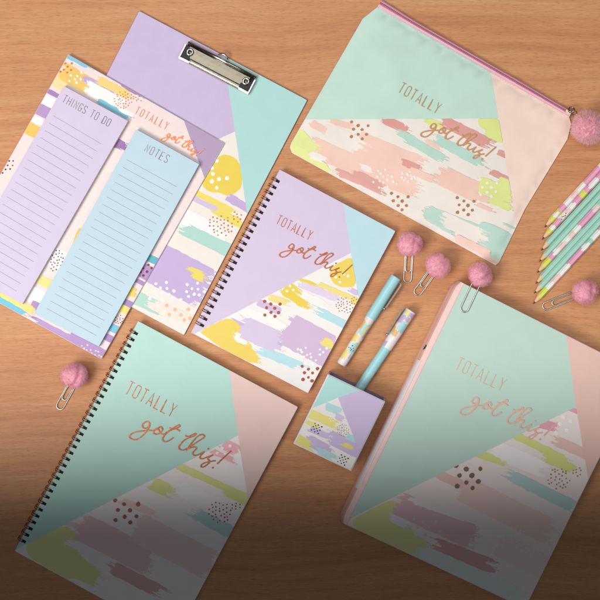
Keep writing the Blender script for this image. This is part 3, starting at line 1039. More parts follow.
# spine: rounded strip from the front seam down to the desk
mb = MB()
ax0, ax1 = Vector((464, 283.5)), Vector((346.5, 525))
ux = Vector((-0.893, -0.45))
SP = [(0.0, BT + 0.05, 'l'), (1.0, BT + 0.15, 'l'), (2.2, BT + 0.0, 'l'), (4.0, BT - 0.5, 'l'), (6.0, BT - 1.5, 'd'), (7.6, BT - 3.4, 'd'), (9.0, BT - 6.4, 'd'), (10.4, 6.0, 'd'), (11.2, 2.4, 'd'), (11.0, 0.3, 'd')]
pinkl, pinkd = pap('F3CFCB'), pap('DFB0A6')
nseg = 40
rows = []
for k in range(nseg + 1):
    t = k / nseg
    base = ax0.lerp(ax1, t)
    r = 0.0
    tt = t * 270
    endr = max(0, 1 - min(tt, 270 - tt) / 9.0)
    cut = 1 - 0.42 * endr ** 2
    rows.append([W(base.x + ux.x * a * cut, base.y + ux.y * a * cut, z) for a, z, _ in SP])
n = len(SP)
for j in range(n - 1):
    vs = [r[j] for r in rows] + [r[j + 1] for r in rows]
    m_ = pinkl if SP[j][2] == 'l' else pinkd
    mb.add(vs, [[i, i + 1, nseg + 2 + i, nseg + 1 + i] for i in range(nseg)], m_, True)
for r, fl in ((rows[0], 1), (rows[-1], 0)):
    mb.add(r + [Vector((r[0].x, r[0].y, 0.3 * S))], [list(range(n + 1))], pinkd)
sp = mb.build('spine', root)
# pale strip on the lower spine: a band of light put into the colour
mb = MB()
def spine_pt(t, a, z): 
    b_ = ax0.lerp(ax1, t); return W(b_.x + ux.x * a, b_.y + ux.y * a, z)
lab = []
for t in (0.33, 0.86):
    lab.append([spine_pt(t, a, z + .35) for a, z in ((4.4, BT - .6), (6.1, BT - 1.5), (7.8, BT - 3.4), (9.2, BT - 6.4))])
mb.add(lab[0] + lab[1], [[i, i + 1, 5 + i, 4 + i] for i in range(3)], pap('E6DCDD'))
mb.build('spine_light_band', sp)
mb = MB()
c = spine_pt(0.278, 7.3, BT - 2.0)
dn_ = (spine_pt(1, 0, 0) - spine_pt(0, 0, 0)).normalized(); qn = Vector((-dn_.y, dn_.x, 0))
if qn.x > 0: qn = -qn
qd = (qn * 0.8 + Vector((0, 0, -0.6))).normalized()
up_ = Vector((0, 0, 1)) * 0.8 + qn * 0.6
ring = [c + dn_ * (2.2 * S * math.cos(t * 0.3142)) + qd * (1.3 * S * math.sin(t * 0.3142)) for t in range(20)]
tube(mb, ring, 0.45 * S, CHROME, 8, closed=True)
mb.add([c + dn_ * (2.1 * S * math.cos(t * 0.3142)) + qd * (1.2 * S * math.sin(t * 0.3142)) + up_ * 0.12 * S for t in range(20)], [list(range(20))], HOLESHADE)  # eyelet hole: flat disc with its shade painted dark
mb.build('finger_ring', sp)
lt = Letters(lambda x, y: BT + 0.45, FOILSHEEN)
lt.caps('TOTALLY', 460.0, 357.3, math.radians(25.7), 13.0, 7.85, 0.65)
lt.script((460, 412.5), (540, 439.5), 1.4)
lt.mb.build('lettering', root)

# ------------------------------------------------------------------ zip pouch
PO = [(292, 153), (289.8, 147.5), (291.2, 143), (362.7, 18.7), (377.5, 7.0), (569, 116.6), (571, 124), (567.5, 139), (525, 209), (499, 262.5), (495.5, 265.3)]


def seg_dist(p, a, b):
    ab = Vector((b[0] - a[0], b[1] - a[1])); ap = Vector((p[0] - a[0], p[1] - a[1]))
    t = max(0, min(1, ap.dot(ab) / ab.length_squared))
    return (ap - ab * t).length


from mathutils import noise as mnoise


def pouch_z(x, y):
    d = min(seg_dist((x, y), PO[i], PO[(i + 1) % len(PO)]) for i in range(len(PO)))
    e = smoothstep(0, 9, d) * 2.2 + smoothstep(0, 70, d) * 4.0
    w = mnoise.noise(Vector((x * 0.021, y * 0.03, 3.3))) * 0.55 + mnoise.noise(Vector((x * 0.05 + y * 0.03, y * 0.02, 8.1))) * 0.18
    # soft creases near the notched corner
    w += 0.25 * math.sin((x * 0.55 + y) * 0.11) * max(0, 1 - math.hypot(x - 372, y - 60) / 90)
    return 1.6 + e + w * smoothstep(0, 18, d)


def pouch_n(v):
    k = 1 - v.z / H
    x = ((v.x - CX) / k + CX) / S + 300; y = 300 - ((v.y - CY) / k + CY) / S
    e = 1.2
    return Vector((-(pouch_z(x + e, y) - pouch_z(x - e, y)) / (2 * e), (pouch_z(x, y + e) - pouch_z(x, y - e)) / (2 * e), 1)).normalized()


root = thing('zip_pouch', 'mint and peach fabric zip pouch with a pink zip along its upper edge', 'pouch', W(430, 140))
mb = MB()
regs = [(None, fab('C6E3D6')), (None, fab('F0E8E0')), (None, fab('F7DED0'))]
pm2 = [(270, 119.7), (498.6, 118.5), (483.0, 24), (377, -40), (300, -30)]
pp2 = [(483.0, 24), (600, 80), (600, 200), (524, 272.6)]
pw2 = [(270, 119.7), (498.6, 118.5), (524, 272.6), (500, 300), (270, 200)]
step_ = 8
vcache = {}
def pv(x, y):
    return W(x, y, pouch_z(x, y))
for gx in range(280, 584, step_):
    for gy in range(0, 272, step_):
        cell = [(gx, gy), (gx + step_, gy), (gx + step_, gy + step_), (gx, gy + step_)]
        c0 = clip(PO, cell)
        if not c0: continue
        for reg, mt in ((pm2, regs[0][1]), (pw2, regs[1][1]), (pp2, regs[2][1])):
            c1 = clip(c0, reg)
            if c1:
                p3 = [pv(x, y) for x, y in c1]
                mb.up(p3, mt)
for i in range(len(mb.s)): mb.s[i] = False
# skirt
sk = []
for i in range(len(PO)):
    a, b = PO[i], PO[(i + 1) % len(PO)]
    m_ = max(1, int(math.hypot(b[0] - a[0], b[1] - a[1]) / step_))
    for k in range(m_):
        sk.append((a[0] + (b[0] - a[0]) * k / m_, a[1] + (b[1] - a[1]) * k / m_))
for i in range(len(sk)):
    a, b = sk[i], sk[(i + 1) % len(sk)]
    A, B = pv(*a), pv(*b)
    mt = regs[2][1] if (a[0] > 517) else (regs[0][1] if a[1] < 119 else regs[1][1])
    mb.add([A, B, Vector((B.x, B.y, 0.0002)), Vector((A.x, A.y, 0.0002))], [[3, 2, 1, 0]], mt)
P = Print(mb, clip(inset(PO, 0.6), pw2), 0, fab, 51, zf=pouch_z)
P.stroke(311, 122.5, 334, 136, 7, 'F4CDBE', 2, 6)
P.stroke(330, 121, 350, 126, 6, 'F4CDBE', 2, 5)
P.stroke(311, 145, 362, 169, 19, 'F4CFC0', 5, 3)
P.stroke(356, 143, 417, 168, 25, 'F4CFC0', 3, 8)
P.stroke(360, 168, 416, 189, 18, 'F4CFC0', 3, 8)
P.stroke(324, 128, 362, 146, 14, 'F1E9E2', 6, 6)
P.blob([(299, 126), (310, 137), (313, 142), (317, 147), (313, 151), (311, 156), (318, 160), (327, 163), (330, 173), (308, 166), (276, 160), (278, 140)], 'E6ED9E')
P.stroke(292, 138, 318, 150, 10, 'E6ED9E', 2, 6)
P.stroke(300, 157, 330, 172, 6, 'E6ED9E', 2, 6)
P.stroke(310, 154, 324, 160, 7, 'F3ECE4', 2, 3)
P.stroke(337, 172, 362, 182, 7, 'E3ACA5', 4, 3)
P.stroke(354, 175, 382, 189, 12, 'E3ACA5', 3, 6)
P.stroke(360, 166, 373, 171, 5, 'F2EAE2', 2, 3)
P.stroke(383, 119, 404, 128, 8, 'E0A29A', 3, 5)
P.stroke(402, 135, 441, 158, 9, 'BCDDD1', 8, 6)
P.stroke(426, 141, 440, 148, 4.5, 'F4CFC0', 2, 3)
P.stroke(437, 139, 482, 164, 9.5, 'BCDDD1', 4, 8)
P.stroke(402, 161.5, 418, 168, 6.5, 'E0A59D', 3, 2)
P.stroke(424, 119, 444, 127, 6, 'E2EA96', 3, 5)
P.stroke(441, 120, 489, 144, 11, 'E0A59D', 4, 8)
P.blob([(477, 117), (500, 117), (504, 144), (495, 141), (484, 135), (486, 130), (479, 127)], 'E2EA94')
P.stroke(497, 152, 512, 157, 5.5, 'E0A59D', 1, 1)
P.stroke(491, 172, 516, 183, 5.5, 'E0A59D', 2, 2)
P.stroke(439, 174, 480, 194, 20, 'F4CDBE', 6, 4)
P.stroke(410, 170, 434, 180, 7, 'F4CFC0', 1, 2)
P.stroke(466, 193, 491, 201, 6, 'F4CFC0', 3, 4)
P.stroke(476, 204, 490, 210, 4, 'F4CFC0', 3, 5)
P.stroke(479, 184, 512, 196, 15, 'E3EB98', 2, 3)
P.stroke(488, 198, 512, 209, 7, 'E3EB98', 4, 5)
P.stroke(500, 180, 516, 187, 7, 'E3EB98', 3, 2)
P.stroke(426, 210, 488, 234, 10, 'BFDED3', 4, 8)
P.stroke(425, 214, 452, 230, 9, 'BFDED3', 4, 8)
P.blob([(478, 224), (484, 221), (511, 233), (516, 240), (500, 264), (496, 263), (486, 256), (478, 250), (480, 238)], 'BFDED3')
P.stroke(500, 222, 520, 231, 2, 'BFDED3', 6, 4)
P.stroke(444, 219, 484, 238, 14, 'F1EAE3', 6, 8)
P.stroke(454, 237, 489, 254, 8, 'F4D2C5', 4, 3)
P.stroke(484, 257, 500, 263, 4, 'F4D2C5', 2, 3)
P.dots(z6([(200, 372), (235, 405), (230, 305), (272, 298), (245, 322), (262, 338), (225, 340), (288, 330), (312, 340), (240, 365), (285, 358), (262, 375), (340, 382), (375, 320), (418, 312),
           (372, 345), (405, 325), (395, 350), (430, 352), (385, 362), (450, 350), (410, 370), (320, 370), (285, 400)], 340, 120), 1.25, 'F6F0EA')
P.dots(z6([(363, 358), (403, 378), (462, 378), (376, 403), (428, 405), (403, 433), (455, 430), (365, 447), (428, 458)], 420, 120), 1.7, 'F4F1E4')
BR = paper('AE7549', 0.45, 0, 0.03, metal=0.2)
for pts, ox, oy in (([(68, 12), (108, 33), (168, 35), (80, 55), (132, 58), (108, 87), (158, 87), (68, 100), (133, 113)], 340, 120),
                    ([(308, 440), (347, 460), (408, 461), (318, 485), (372, 487), (347, 514), (398, 514), (372, 540)], 340, 120),
                    ([(283, 107), (322, 127), (383, 128), (294, 150), (347, 153), (322, 181), (373, 181), (285, 195), (348, 208)], 410, 180)):
    P.dots(z6(pts, ox, oy), 1.75, '', BR, n=5)
mb.nf = pouch_n
mb.build('pouch_body', root)
lt = Letters(lambda x, y: pouch_z(x, y) + 0.72, foil('BC8A60', 0.45, 0.5))
lt.caps('TOTALLY', 402.8, 82.4, math.radians(29.5), 10.8, 6.8, 0.66)
lt.script((420.8, 134.7), (482, 159.2), 1.35)
lt.mb.build('lettering', root)
# zip along the upper edge
mb = MB()
za, zb = Vector((377.5, 7.0)), Vector((569.5, 116.8))
dz = (zb - za).normalized(); nz = Vector((dz.y, -dz.x))
nseg = 48
prof = [(0, 2.2, 0), (0.6, 3.2, 0), (2.4, 3.5, 0), (2.9, 2.9, 1), (3.3, 3.5, 1), (4.3, 3.5, 1), (4.7, 2.9, 2), (5.2, 3.2, 2), (6.3, 2.6, 2), (6.7, 0.3, 2)]
zm = [fab('F1BACB'), fab('BB7A8E'), fab('DDA0B4')]
rows = []
for k in range(nseg + 1):
    t = k / nseg
    b_ = za.lerp(zb, t)
    sag = 1 + 0.25 * smoothstep(0.2, 0, t) - 0.12 * smoothstep(0.7, 1, t)
    rows.append([W(b_.x + nz.x * a * sag, b_.y + nz.y * a * sag, z + (1.2 * math.sin(math.pi * t) if a < 6.5 else 0)) for a, z, _ in prof])
n = len(prof)
for j in range(n - 1):
    mb.add([r[j] for r in rows] + [r[j + 1] for r in rows], [[i, i + 1, nseg + 2 + i, nseg + 1 + i] for i in range(nseg)], zm[prof[j][2]], False)
for r in (rows[0], rows[-1]):
    mb.add(r + [Vector((r[0].x, r[0].y, .3 * S))], [list(range(n + 1))], zm[0])
zp = mb.build('zip', root)
mb = MB()
nt_ = 130
for k in range(nt_):
    t = (k + 0.5) / nt_
    b_ = za.lerp(zb, t)
    z = 3.55 + 1.2 * math.sin(math.pi * t)
    sag = 1 + 0.25 * smoothstep(0.2, 0, t) - 0.12 * smoothstep(0.7, 1, t)
    c0 = W(b_.x + nz.x * 3.2 * sag, b_.y + nz.y * 3.2 * sag, z); c1 = W(b_.x + nz.x * 4.4 * sag, b_.y + nz.y * 4.4 * sag, z)
    tube(mb, [c0, (c0 + c1) / 2 + Vector((0, 0, .2 * S)), c1], 0.34 * S, paper('A5647B', .5, 0, .02), 5)
mb.build('zip_coil', zp)
# stitching along the fabric beside the zip
mb = MB()
for k in range(74):
    t = (k + 0.5) / 74
    b_ = za.lerp(zb, t) - nz * 1.3
    a = b_ - dz * 0.9; c = b_ + dz * 0.9
    tube(mb, [W(a.x, a.y, pouch_z(a.x, a.y) + .1), W(c.x, c.y, pouch_z(c.x, c.y) + .1)], 0.16 * S, paper('CDB6B6', .8, 0, .02), 5)
mb.build('stitching', zp)
# slider with ring
mb = MB()
sc_ = za.lerp(zb, 0.985) + nz * 3.4
def disk_ring(cx, cy, z, R, r, mat, tilt=0.0):
    pts = []
    for k in range(22):
        a = k * 6.28319 / 22
        p = W(cx + R * math.cos(a), cy + R * math.sin(a), z + R * math.sin(a) * tilt)
        pts.append(p)
    tube(mb, pts, r * S, mat, 8, closed=True)
ANT = metal('A89C8C', 0.25, 'antique_nickel')
b0 = [sc_ + dz * a + nz * b for a, b in ((-3, -1.6), (3, -2.2), (3, 2.2), (-3, 1.6))]
lo = [W(p.x, p.y, 3.6) for p in b0]; hi = [W(p.x, p.y, 5.8) for p in b0]
mb.add(lo + hi, [[0, 1, 5, 4], [1, 2, 6, 5], [2, 3, 7, 6], [3, 0, 4, 7], [4, 5, 6, 7]], ANT)
disk_ring(571.5, 109.5, 7.0, 2.7, 0.6, ANT, 0.5)
disk_ring(574.5, 113.0, 8.5, 2.2, 0.5, ANT, -0.6)
pull = mb.build('zip_pull', root)


# ------------------------------------------------------------------ pompoms
def pompom_mesh(name, R, seed, mat, strands=6500, lng=0.2, clump=0.0, cleft=0.10, width=0.02):
    rnd = random.Random(seed)
    mb = MB()
    crease = [(Vector((rnd.gauss(0, 1), rnd.gauss(0, 1), rnd.gauss(0, 1))).normalized(), rnd.uniform(-.25, .25)) for _ in range(2)]

    def rad(d):
        r = 1 + 0.07 * mnoise.noise(d * 1.6 + Vector((seed, 0, 0))) + 0.015 * mnoise.noise(d * 5.0 + Vector((0, seed, 0)))
        for nrm, off in crease:
            r -= cleft * math.exp(-((d.dot(nrm) - off) / 0.20) ** 2) * (0.6 + 0.4 * math.sin(seed + d.x * 3))
        if clump:
            r -= clump * abs(mnoise.noise(d * 3.4 + Vector((seed, seed, 0))))
        return r
    nu, nv = 96, 56
    vs, fs = [], []
    for i in range(nv + 1):
        th = math.pi * i / nv
        for j in range(nu):
            ph = 6.28319 * j / nu
            d = Vector((math.sin(th) * math.cos(ph), math.sin(th) * math.sin(ph), math.cos(th)))
            fz = 0.010 * mnoise.noise(d * 11 + Vector((seed, 3, 1))) + 0.006 * mnoise.noise(d * 24 + Vector((seed, 3, 1)))
            vs.append(d * (rad(d) - lng * 0.38 + fz * (1 + 4 * clump)) * R * S)
    for i in range(nv):
        for j in range(nu):
            a, b = i * nu + j, i * nu + (j + 1) % nu
            fs.append([a, a + nu, b + nu, b])
    mb.add(vs, fs, mat, True)
    sv, sf = [], []
    for k in range(strands):
        z = 1 - 2 * (k + 0.5) / strands
        ph = k * 2.399963 + rnd.uniform(-.3, .3)
        q = math.sqrt(max(0, 1 - z * z))
        d = Vector((q * math.cos(ph), q * math.sin(ph), z))
        r = rad(d) - lng * 0.38
        lean = Vector((mnoise.noise(d * 4.1 + Vector((seed, 9, 1))), mnoise.noise(d * 4.1 + Vector((4, seed, 5))), mnoise.noise(d * 4.1 + Vector((7, 2, seed))))) * 1.1
        lean += Vector((rnd.gauss(0, .35), rnd.gauss(0, .35), rnd.gauss(0, .35)))
        lean -= d * lean.dot(d)
        base = d * (r - 0.03) * R * S
        tip = base + (d + lean * 0.8).normalized() * lng * R * S * rnd.uniform(0.45, 1.15)
        sx = d.cross(tip - base)
        if sx.length < 1e-9: continue
        sx = sx.normalized() * width * R * S
        mid = base.lerp(tip, 0.55) + d * 0.02 * R * S
        o = len(sv)
        sv += [base - sx, base + sx, mid + sx * 0.8, mid - sx * 0.8, tip]
        nn = (sx).cross(tip - base)
        if nn.dot(d) < 0:
            sf += [[o + 3, o + 2, o + 1, o], [o + 4, o + 2, o + 3]]
        else:
            sf += [[o, o + 1, o + 2, o + 3], [o + 3, o + 2, o + 4]]
    mb.add(sv, sf, FUR2_TIP if mat is FUR2 else FUR_TIP, True)
    mb.nf = None
    ob = mb.build(name, None)
    return ob


big = pompom_mesh('pompom', 16.5, 5, FUR2, 7000, 0.36, 0.15, 0.05, 0.008)
big.parent = pull
bl = W(588.5, 127.2, 17.0)
big.location = bl - Vector(root.location)
# root is unrotated, the pull sits at the root's origin
big['label'] = 'large fluffy pink pompom on the zip pull'


# pompom clips: built once at the origin, then copied
def wire_mesh(name, L, inner=True):
    mb = MB()
    hw = 3.9
    def pt(x, y, z=0.9): return Vector((x * S, y * S, z * S))
    path = [pt(-hw, 0, 2.0), pt(-hw, -12)]
    for k in range(1, 6): path.append(pt(-hw, -12 - (L - hw - 12) * k / 6))
    for k in range(13):
        a = math.pi + math.pi * k / 12
        path.append(pt(hw * math.cos(a), -(L - hw) + hw * math.sin(a)))
    for k in range(1, 6): path.append(pt(hw, -(L - hw) + (L - hw - 12) * k / 6))
    path += [pt(hw, -12), pt(hw, 0, 2.0)]
    tube(mb, path, 0.72 * S, STEEL, 10)
    if inner:
        h2 = 2.7; L2 = L - 10
        path = [pt(-h2, 0, 2.6), pt(-h2, -12, 1.6)]
        for k in range(1, 4): path.append(pt(-h2 , -12 - (L2 - h2 - 12) * k / 4, 1.6))
        for k in range(11):
            a = math.pi + math.pi * k / 10
            path.append(pt(h2 * math.cos(a), -(L2 - h2) + h2 * math.sin(a), 1.7))
        path += [pt(h2, -(L2 - h2) + 3, 1.6), pt(h2, -13, 1.6), pt(h2, 0, 2.6)]
        tube(mb, path, 0.6 * S, STEEL, 10)
    ob = mb.build(name, None)
    return ob


clips = [
    ('pink pompom paper clip below the pouch, the leftmost of the row of three', (410.0, 244.0), (407.3, 282.5), 12.9, 0),
    ('pink pompom paper clip between the other two of the row below the pouch', (437.9, 265.3), (415.8, 294.5), 12.9, 0),
    ('pink pompom paper clip slipped onto the upper edge of the binder', (480.2, 274.8), (463.0, 311.8), 13.0, 1),
    ('pink pompom paper clip beside the pencil points at the right', (585.2, 291.8), (543.0, 307.4), 13.3, 2),
    ('pink pompom paper clip lying alone at the left of the large notebook', (74.7, 376.0), (58.6, 409.0), 13.4, 0),
]
wire_a = wire_mesh('wire', 37.5)
wire_b = wire_mesh('wire', 38.5, False)
wire_c = wire_mesh('wire', 44.5)
pom_meshes = [pompom_mesh('pompom', 13.0, 12 + i, FUR, 8000, 0.2, 0.02, 0.13, 0.006) for i in range(3)]
for i, (lab, c, tip, r, kind) in enumerate(clips):
    zb_ = BT + 0.2 if kind == 1 else 0.0
    zc = zb_ + 12.6 if kind != 1 else BT - 1.0
    ctr = W(c[0], c[1], zc)
    t3 = W(tip[0], tip[1], zb_ + 0.9)
    root = thing('pompom_clip', lab, 'paper clip', Vector((ctr.x, ctr.y, zb_ * S)), 'pink pompom paper clips')
    d = Vector((t3.x - ctr.x, t3.y - ctr.y))
    root.rotation_euler = (0, 0, math.atan2(d.x, -d.y))
    src = (wire_a, wire_b, wire_c)[kind]
    w_ = src.copy(); COL.objects.link(w_); w_.parent = root
    w_.scale = (1, d.length / S / (37.5, 38.5, 44.5)[kind], 1)
    p_ = pom_meshes[i % 3].copy(); COL.objects.link(p_); p_.parent = root
    p_.location = (0, 0, (zc - zb_) * S)
    p_.rotation_euler = (0.5 * i, 0.9 * i + 0.3, 1.7 * i)
    p_.scale = (r / 13.0 * (1.0, 0.95, 1.04, 1.0, 0.97)[i], r / 13.0 * (0.95, 1.03, 0.96, 1.02, 1.04)[i], r / 13.0 * 0.95)
for o in [wire_a, wire_b, wire_c] + pom_meshes:
    bpy.data.objects.remove(o)


# ------------------------------------------------------------------ pencils
PW, PL, PM, PPk, PPa = pap('F0EEEC'), pap('DDE566'), pap('A8D8C8'), pap('EBA9C6'), pap('F1D3CE')
WOODT = paper('E3C39A', 0.7, 0.1, 0.08)
LEAD = paper('33343A', 0.35, 0.05, 0.02)
tips = [(544.5, 227.5), (542, 239.5), (541, 250.7), (539, 262), (537, 273), (535.5, 284), (534, 293.7), (533, 304)]
mintseq = None
seqs = [
    [(5, PL), (5, PW), (3, PL), (8, PPk), (10, PW), (8, PPa), (11, PW), (22, PPk), (12, PW), (5, PL), (14, PPa), (30, PW), (40, PPk)],
    [(4, PL), (5, PW), (9, PPk), (9, PW), (4, PPa), (8, PW), (9, PPk), (7, PL), (6, PPk), (12, PW), (16, PPk), (40, PW), (30, PM)],
    None, None,
    [(10, PL), (6, PPk), (7, PW), (9, PPa), (7, PW), (7, PPa), (8, PW), (20, PPk), (8, PPa), (8, PM), (10, PW), (30, PPk), (30, PL)],
    None, None,
    [(12, PL), (7, PW), (11, PPa), (14, PW), (20, PPk), (8, PW), (6, PM), (12, PW), (10, PPk), (30, PPa), (40, PW)],
]
plabels = [
    'white, pink and lime patterned pencil, uppermost of the row at the right',
    'white and pink pencil with small brown dots, next below the uppermost pencil',
    'plain mint pencil just under the two patterned ones at the top of the row',
    'plain mint pencil just above the patterned pencil in the middle of the row',
    'lime, white and pink patterned pencil between two pairs of plain mint ones',
    'plain mint pencil just below the patterned pencil in the middle of the row',
    'plain mint pencil just above the lowest pencil of the row',
    'white and pink pencil with a lime band at its point, lowest of the row',
]
pd = Vector((0.677, -0.736)); pd.normalize()
PR = 3.02
for i, (tx, ty) in enumerate(tips):
    base = W(tx, ty, 2.6)
    root = thing('pencil', plabels[i], 'pencil', Vector((base.x, base.y, 0)), 'pencils in a row')
    rnd = random.Random(70 + i)
    d3 = Vector((pd.x, -pd.y, 0)).normalized(); s3 = Vector((-d3.y, d3.x, 0)); u3 = Vector((0, 0, 1))
    roll = [0, 0.3, 0.12, 0.0, 0.4, 0.1, 0.02, 0.25][i] * 0
    ap = PR * 0.866
    def at(u, a, r): 
        return Vector((base.x, base.y, ap * S)) + d3 * u * S + (s3 * math.cos(a) + u3 * math.sin(a)) * r * S
    nseg = 24
    def hexr(a):
        m_ = ((a + math.pi / 6) % (math.pi / 3)) - math.pi / 6
        return PR * 0.866 / math.cos(((a) % (math.pi / 3)) - math.pi / 6)
    def edge(a): return 9.2 + 0.9 * math.cos(6 * a)
    # lead
    mb = MB()
    ring = [[at(u, 6.28319 * k / nseg, r) for k in range(nseg)] for u, r in ((0.0, 0.12), (0.5, 0.3), (3.0, 0.98))]
    for j in range(2):
        mb.add(ring[j] + ring[j + 1], [[k, (k + 1) % nseg, nseg + (k + 1) % nseg, nseg + k] for k in range(nseg)], LEAD, True)
    mb.add(ring[0], [list(range(nseg))], LEAD)
    mb.build('lead', root)
    mb = MB()
    ra = ring[2]
    rb = [at(edge(6.28319 * k / nseg), 6.28319 * k / nseg, hexr(6.28319 * k / nseg) * 0.985) for k in range(nseg)]
    mb.add(ra + rb, [[k, (k + 1) % nseg, nseg + (k + 1) % nseg, nseg + k] for k in range(nseg)], WOODT, True)
    mb.build('sharpened_wood', root)
    mb = MB()
    if seqs[i] is None:
        seq = [(143, PM)]
    else:
        seq = seqs[i]
    u0 = None
    prev = rb
    pos = 9.2
    for (ln, mt) in seq:
        end = min(pos + ln, 152)
        nxt = []
        for k in range(nseg):
            a = 6.28319 * k / nseg
            jit = 0 if seqs[i] is None else (1.5 * math.sin(3 * int(a / (math.pi / 3)) + pos * 1.7))
            nxt.append(at(end + jit, a, hexr(a)))
        vs = []; fs = []
        for k in range(nseg):
            l = (k + 1) % nseg
            o = len(vs); vs += [prev[k], prev[l], nxt[l], nxt[k]]; fs.append([o, o + 1, o + 2, o + 3])
        mb.add(vs, fs, mt)
        prev = nxt; pos = end
        if pos >= 152: break
    mb.add(prev, [list(range(nseg))], WOODT)
    if i == 1:
        HB = paper('8A4A3E', .5, 0, .02)
        for (u, a) in ((28, 1.75), (30, 1.3), (33, 1.8), (35, 1.45), (31.5, 1.6)):
            c = at(u, a, hexr(a) + .05)
            mb.add([c + d3 * (.75 * S * math.cos(t)) + s3 * (.6 * S * math.sin(t)) + Vector((0, 0, .06 * S)) for t in [k * 0.7854 for k in range(8)]], [list(range(8))], HB)
    mb.build('barrel', root)


# ------------------------------------------------------------------ pens
SKYP, WP, YP, LP2, OP = paper('A6DCE3', .32, .02, .02, spec=.5), paper('EFEAEC', .32, .02, .02, spec=.5), paper('F0DC86', .32, .02, .02, spec=.5), paper('C9B5DC', .32, .02, .02, spec=.5), paper('E8B873', .32, .02, .02, spec=.5)
PINKW = paper('F1E0E0', .32, .02, .02, spec=.5)


def pen(label, a2, b2, R, z, capfrac, cap_plain, clipside, seed):
    """a2: the cap end, b2: the far end"""
    A = W(a2[0], a2[1], z); B = W(b2[0], b2[1], z)
    root = thing('pen', label, 'pen', Vector(((A.x + B.x) / 2, (A.y + B.y) / 2, 0)))
    ax = (B - A); L = ax.length / S; d3 = ax.normalized(); s3 = Vector((-d3.y, d3.x, 0)); u3 = Vector((0, 0, 1))
    zc = Vector((0, 0, 0))
    rnd = random.Random(seed)
    nseg = 28
    def at(u, a, r): return A + d3 * u * S + (s3 * math.cos(a) + u3 * math.sin(a)) * r * S

    def pattern(mb, u0, u1, rfun):
        nu = int((u1 - u0) / 1.0)
        patches = []
        cols = [YP, LP2, SKYP, YP, WP, LP2, OP, SKYP]
        for k in range(26):
            uc = rnd.uniform(u0, u1); ac = rnd.uniform(0, 6.28)
            patches.append((uc, ac, rnd.uniform(3, 6.5), rnd.uniform(0.5, 1.0), cols[k % 8]))
        for i in range(nu):
            ua, ub = u0 + (u1 - u0) * i / nu, u0 + (u1 - u0) * (i + 1) / nu
            for k in range(nseg):
                aa, ab = 6.28319 * k / nseg, 6.28319 * (k + 1) / nseg
                um, am = (ua + ub) / 2, (aa + ab) / 2
                mt = PINKW if um < (u0 + u1) / 2 else WP
                for (uc, ac, du, da, col) in patches:
                    dd = (am - ac + math.pi) % 6.28319 - math.pi
                    if abs(um - uc + 0.7 * math.sin(5 * am + uc)) < du and abs(dd) < da: mt = col
                mb.add([at(ua, aa, rfun(ua)), at(ub, aa, rfun(ub)), at(ub, ab, rfun(ub)), at(ua, ab, rfun(ua))], [[0, 1, 2, 3]], mt, True)

    def plain(mb, us, rfun, mat):
        for i in range(len(us) - 1):
            r0 = [at(us[i], 6.28319 * k / nseg, rfun(us[i])) for k in range(nseg)]; r1 = [at(us[i + 1], 6.28319 * k / nseg, rfun(us[i + 1])) for k in range(nseg)]
            mb.add(r0 + r1, [[k, nseg + k, nseg + (k + 1) % nseg, (k + 1) % nseg] for k in range(nseg)], mat, True)

    def disc(mb, u, r, mat, fwd):
        rg = [at(u, 6.28319 * k / nseg, r) for k in range(nseg)]
        mb.add(rg if fwd else rg[::-1], [list(range(nseg))], mat)
    uc = L * capfrac
    mb = MB()
    rc = lambda u: R * (0.93 if u < 0.1 else 1.0)
    if cap_plain:
        plain(mb, [0, 0.6, uc - 0.3, uc], lambda u: R * (0.9 if u < .3 else 1.0), SKYP)
        disc(mb, 0, R * 0.9, SKYP, True); disc(mb, uc, R, SKYP, False)
    else:
        plain(mb, [0, 0.6, 1.6], lambda u: R * (0.9 if u < .3 else 1.0), WP)
        pattern(mb, 1.6, uc, lambda u: R)
        disc(mb, 0, R * 0.9, WP, True); disc(mb, uc, R, WP, False)
    cap = mb.build('cap', root)
    mb = MB()
    rb = lambda u: R * 0.9
    if cap_plain:
        pattern(mb, uc, L - 6, rb)
        plain(mb, [L - 6, L - 0.6, L], lambda u: R * (0.78 if u > L - .3 else 0.9), WP)
        disc(mb, L, R * .78, WP, False)
        HB = paper('7A3F33', .5, 0, .02)
        for k in range(9):
            a = math.pi / 2 + rnd.uniform(-.6, .6); u = L - 19 + rnd.uniform(-3.5, 3.5)
            c = at(u, a, R * .9 + .06)
            nn = (s3 * math.cos(a) + u3 * math.sin(a)); tt = nn.cross(d3)
            mb.add([c + d3 * (.55 * S * math.cos(t)) + tt * (.55 * S * math.sin(t)) for t in [q * 0.7854 for q in range(8)]], [list(range(8))[::-1]], HB)
    else:
        plain(mb, [uc, L - 0.6, L], lambda u: R * 0.9, SKYP)
        disc(mb, L, R * .9, SKYP, False)
    mb.build('barrel', root)
    # metal clip: loop leaving the cap near its end, ball at its tip
    mb = MB()
    sd = s3 * clipside
    def q(u, off, z_): return A + d3 * u * S + sd * off * S + Vector((0, 0, z_ * S))
    path = [q(3.5, R * 0.8, 1.0), q(3.2, R + 1.0, 1.0), q(4.0, R + 2.4, 1.0), q(7, R + 2.7, 1.0), q(18, R + 2.4, 1.0), q(30, R + 1.9, 1.0), q(33, R + 1.6, 1.0)]
    # flat strip
    vs, fs = [], []
    for k, p in enumerate(path):
        for (o, zz) in ((-.75, -1.3), (.75, -1.3), (.75, 1.3), (-.75, 1.3)):
            vs.append(p + sd * o * S + Vector((0, 0, zz * S)))
    for k in range(len(path) - 1):
        for j in range(4):
            fs.append([k * 4 + j, k * 4 + (j + 1) % 4, k * 4 + 4 + (j + 1) % 4, k * 4 + 4 + j])
    fs.append([0, 3, 2, 1]); e_ = (len(path) - 1) * 4; fs.append([e_, e_ + 1, e_ + 2, e_ + 3])
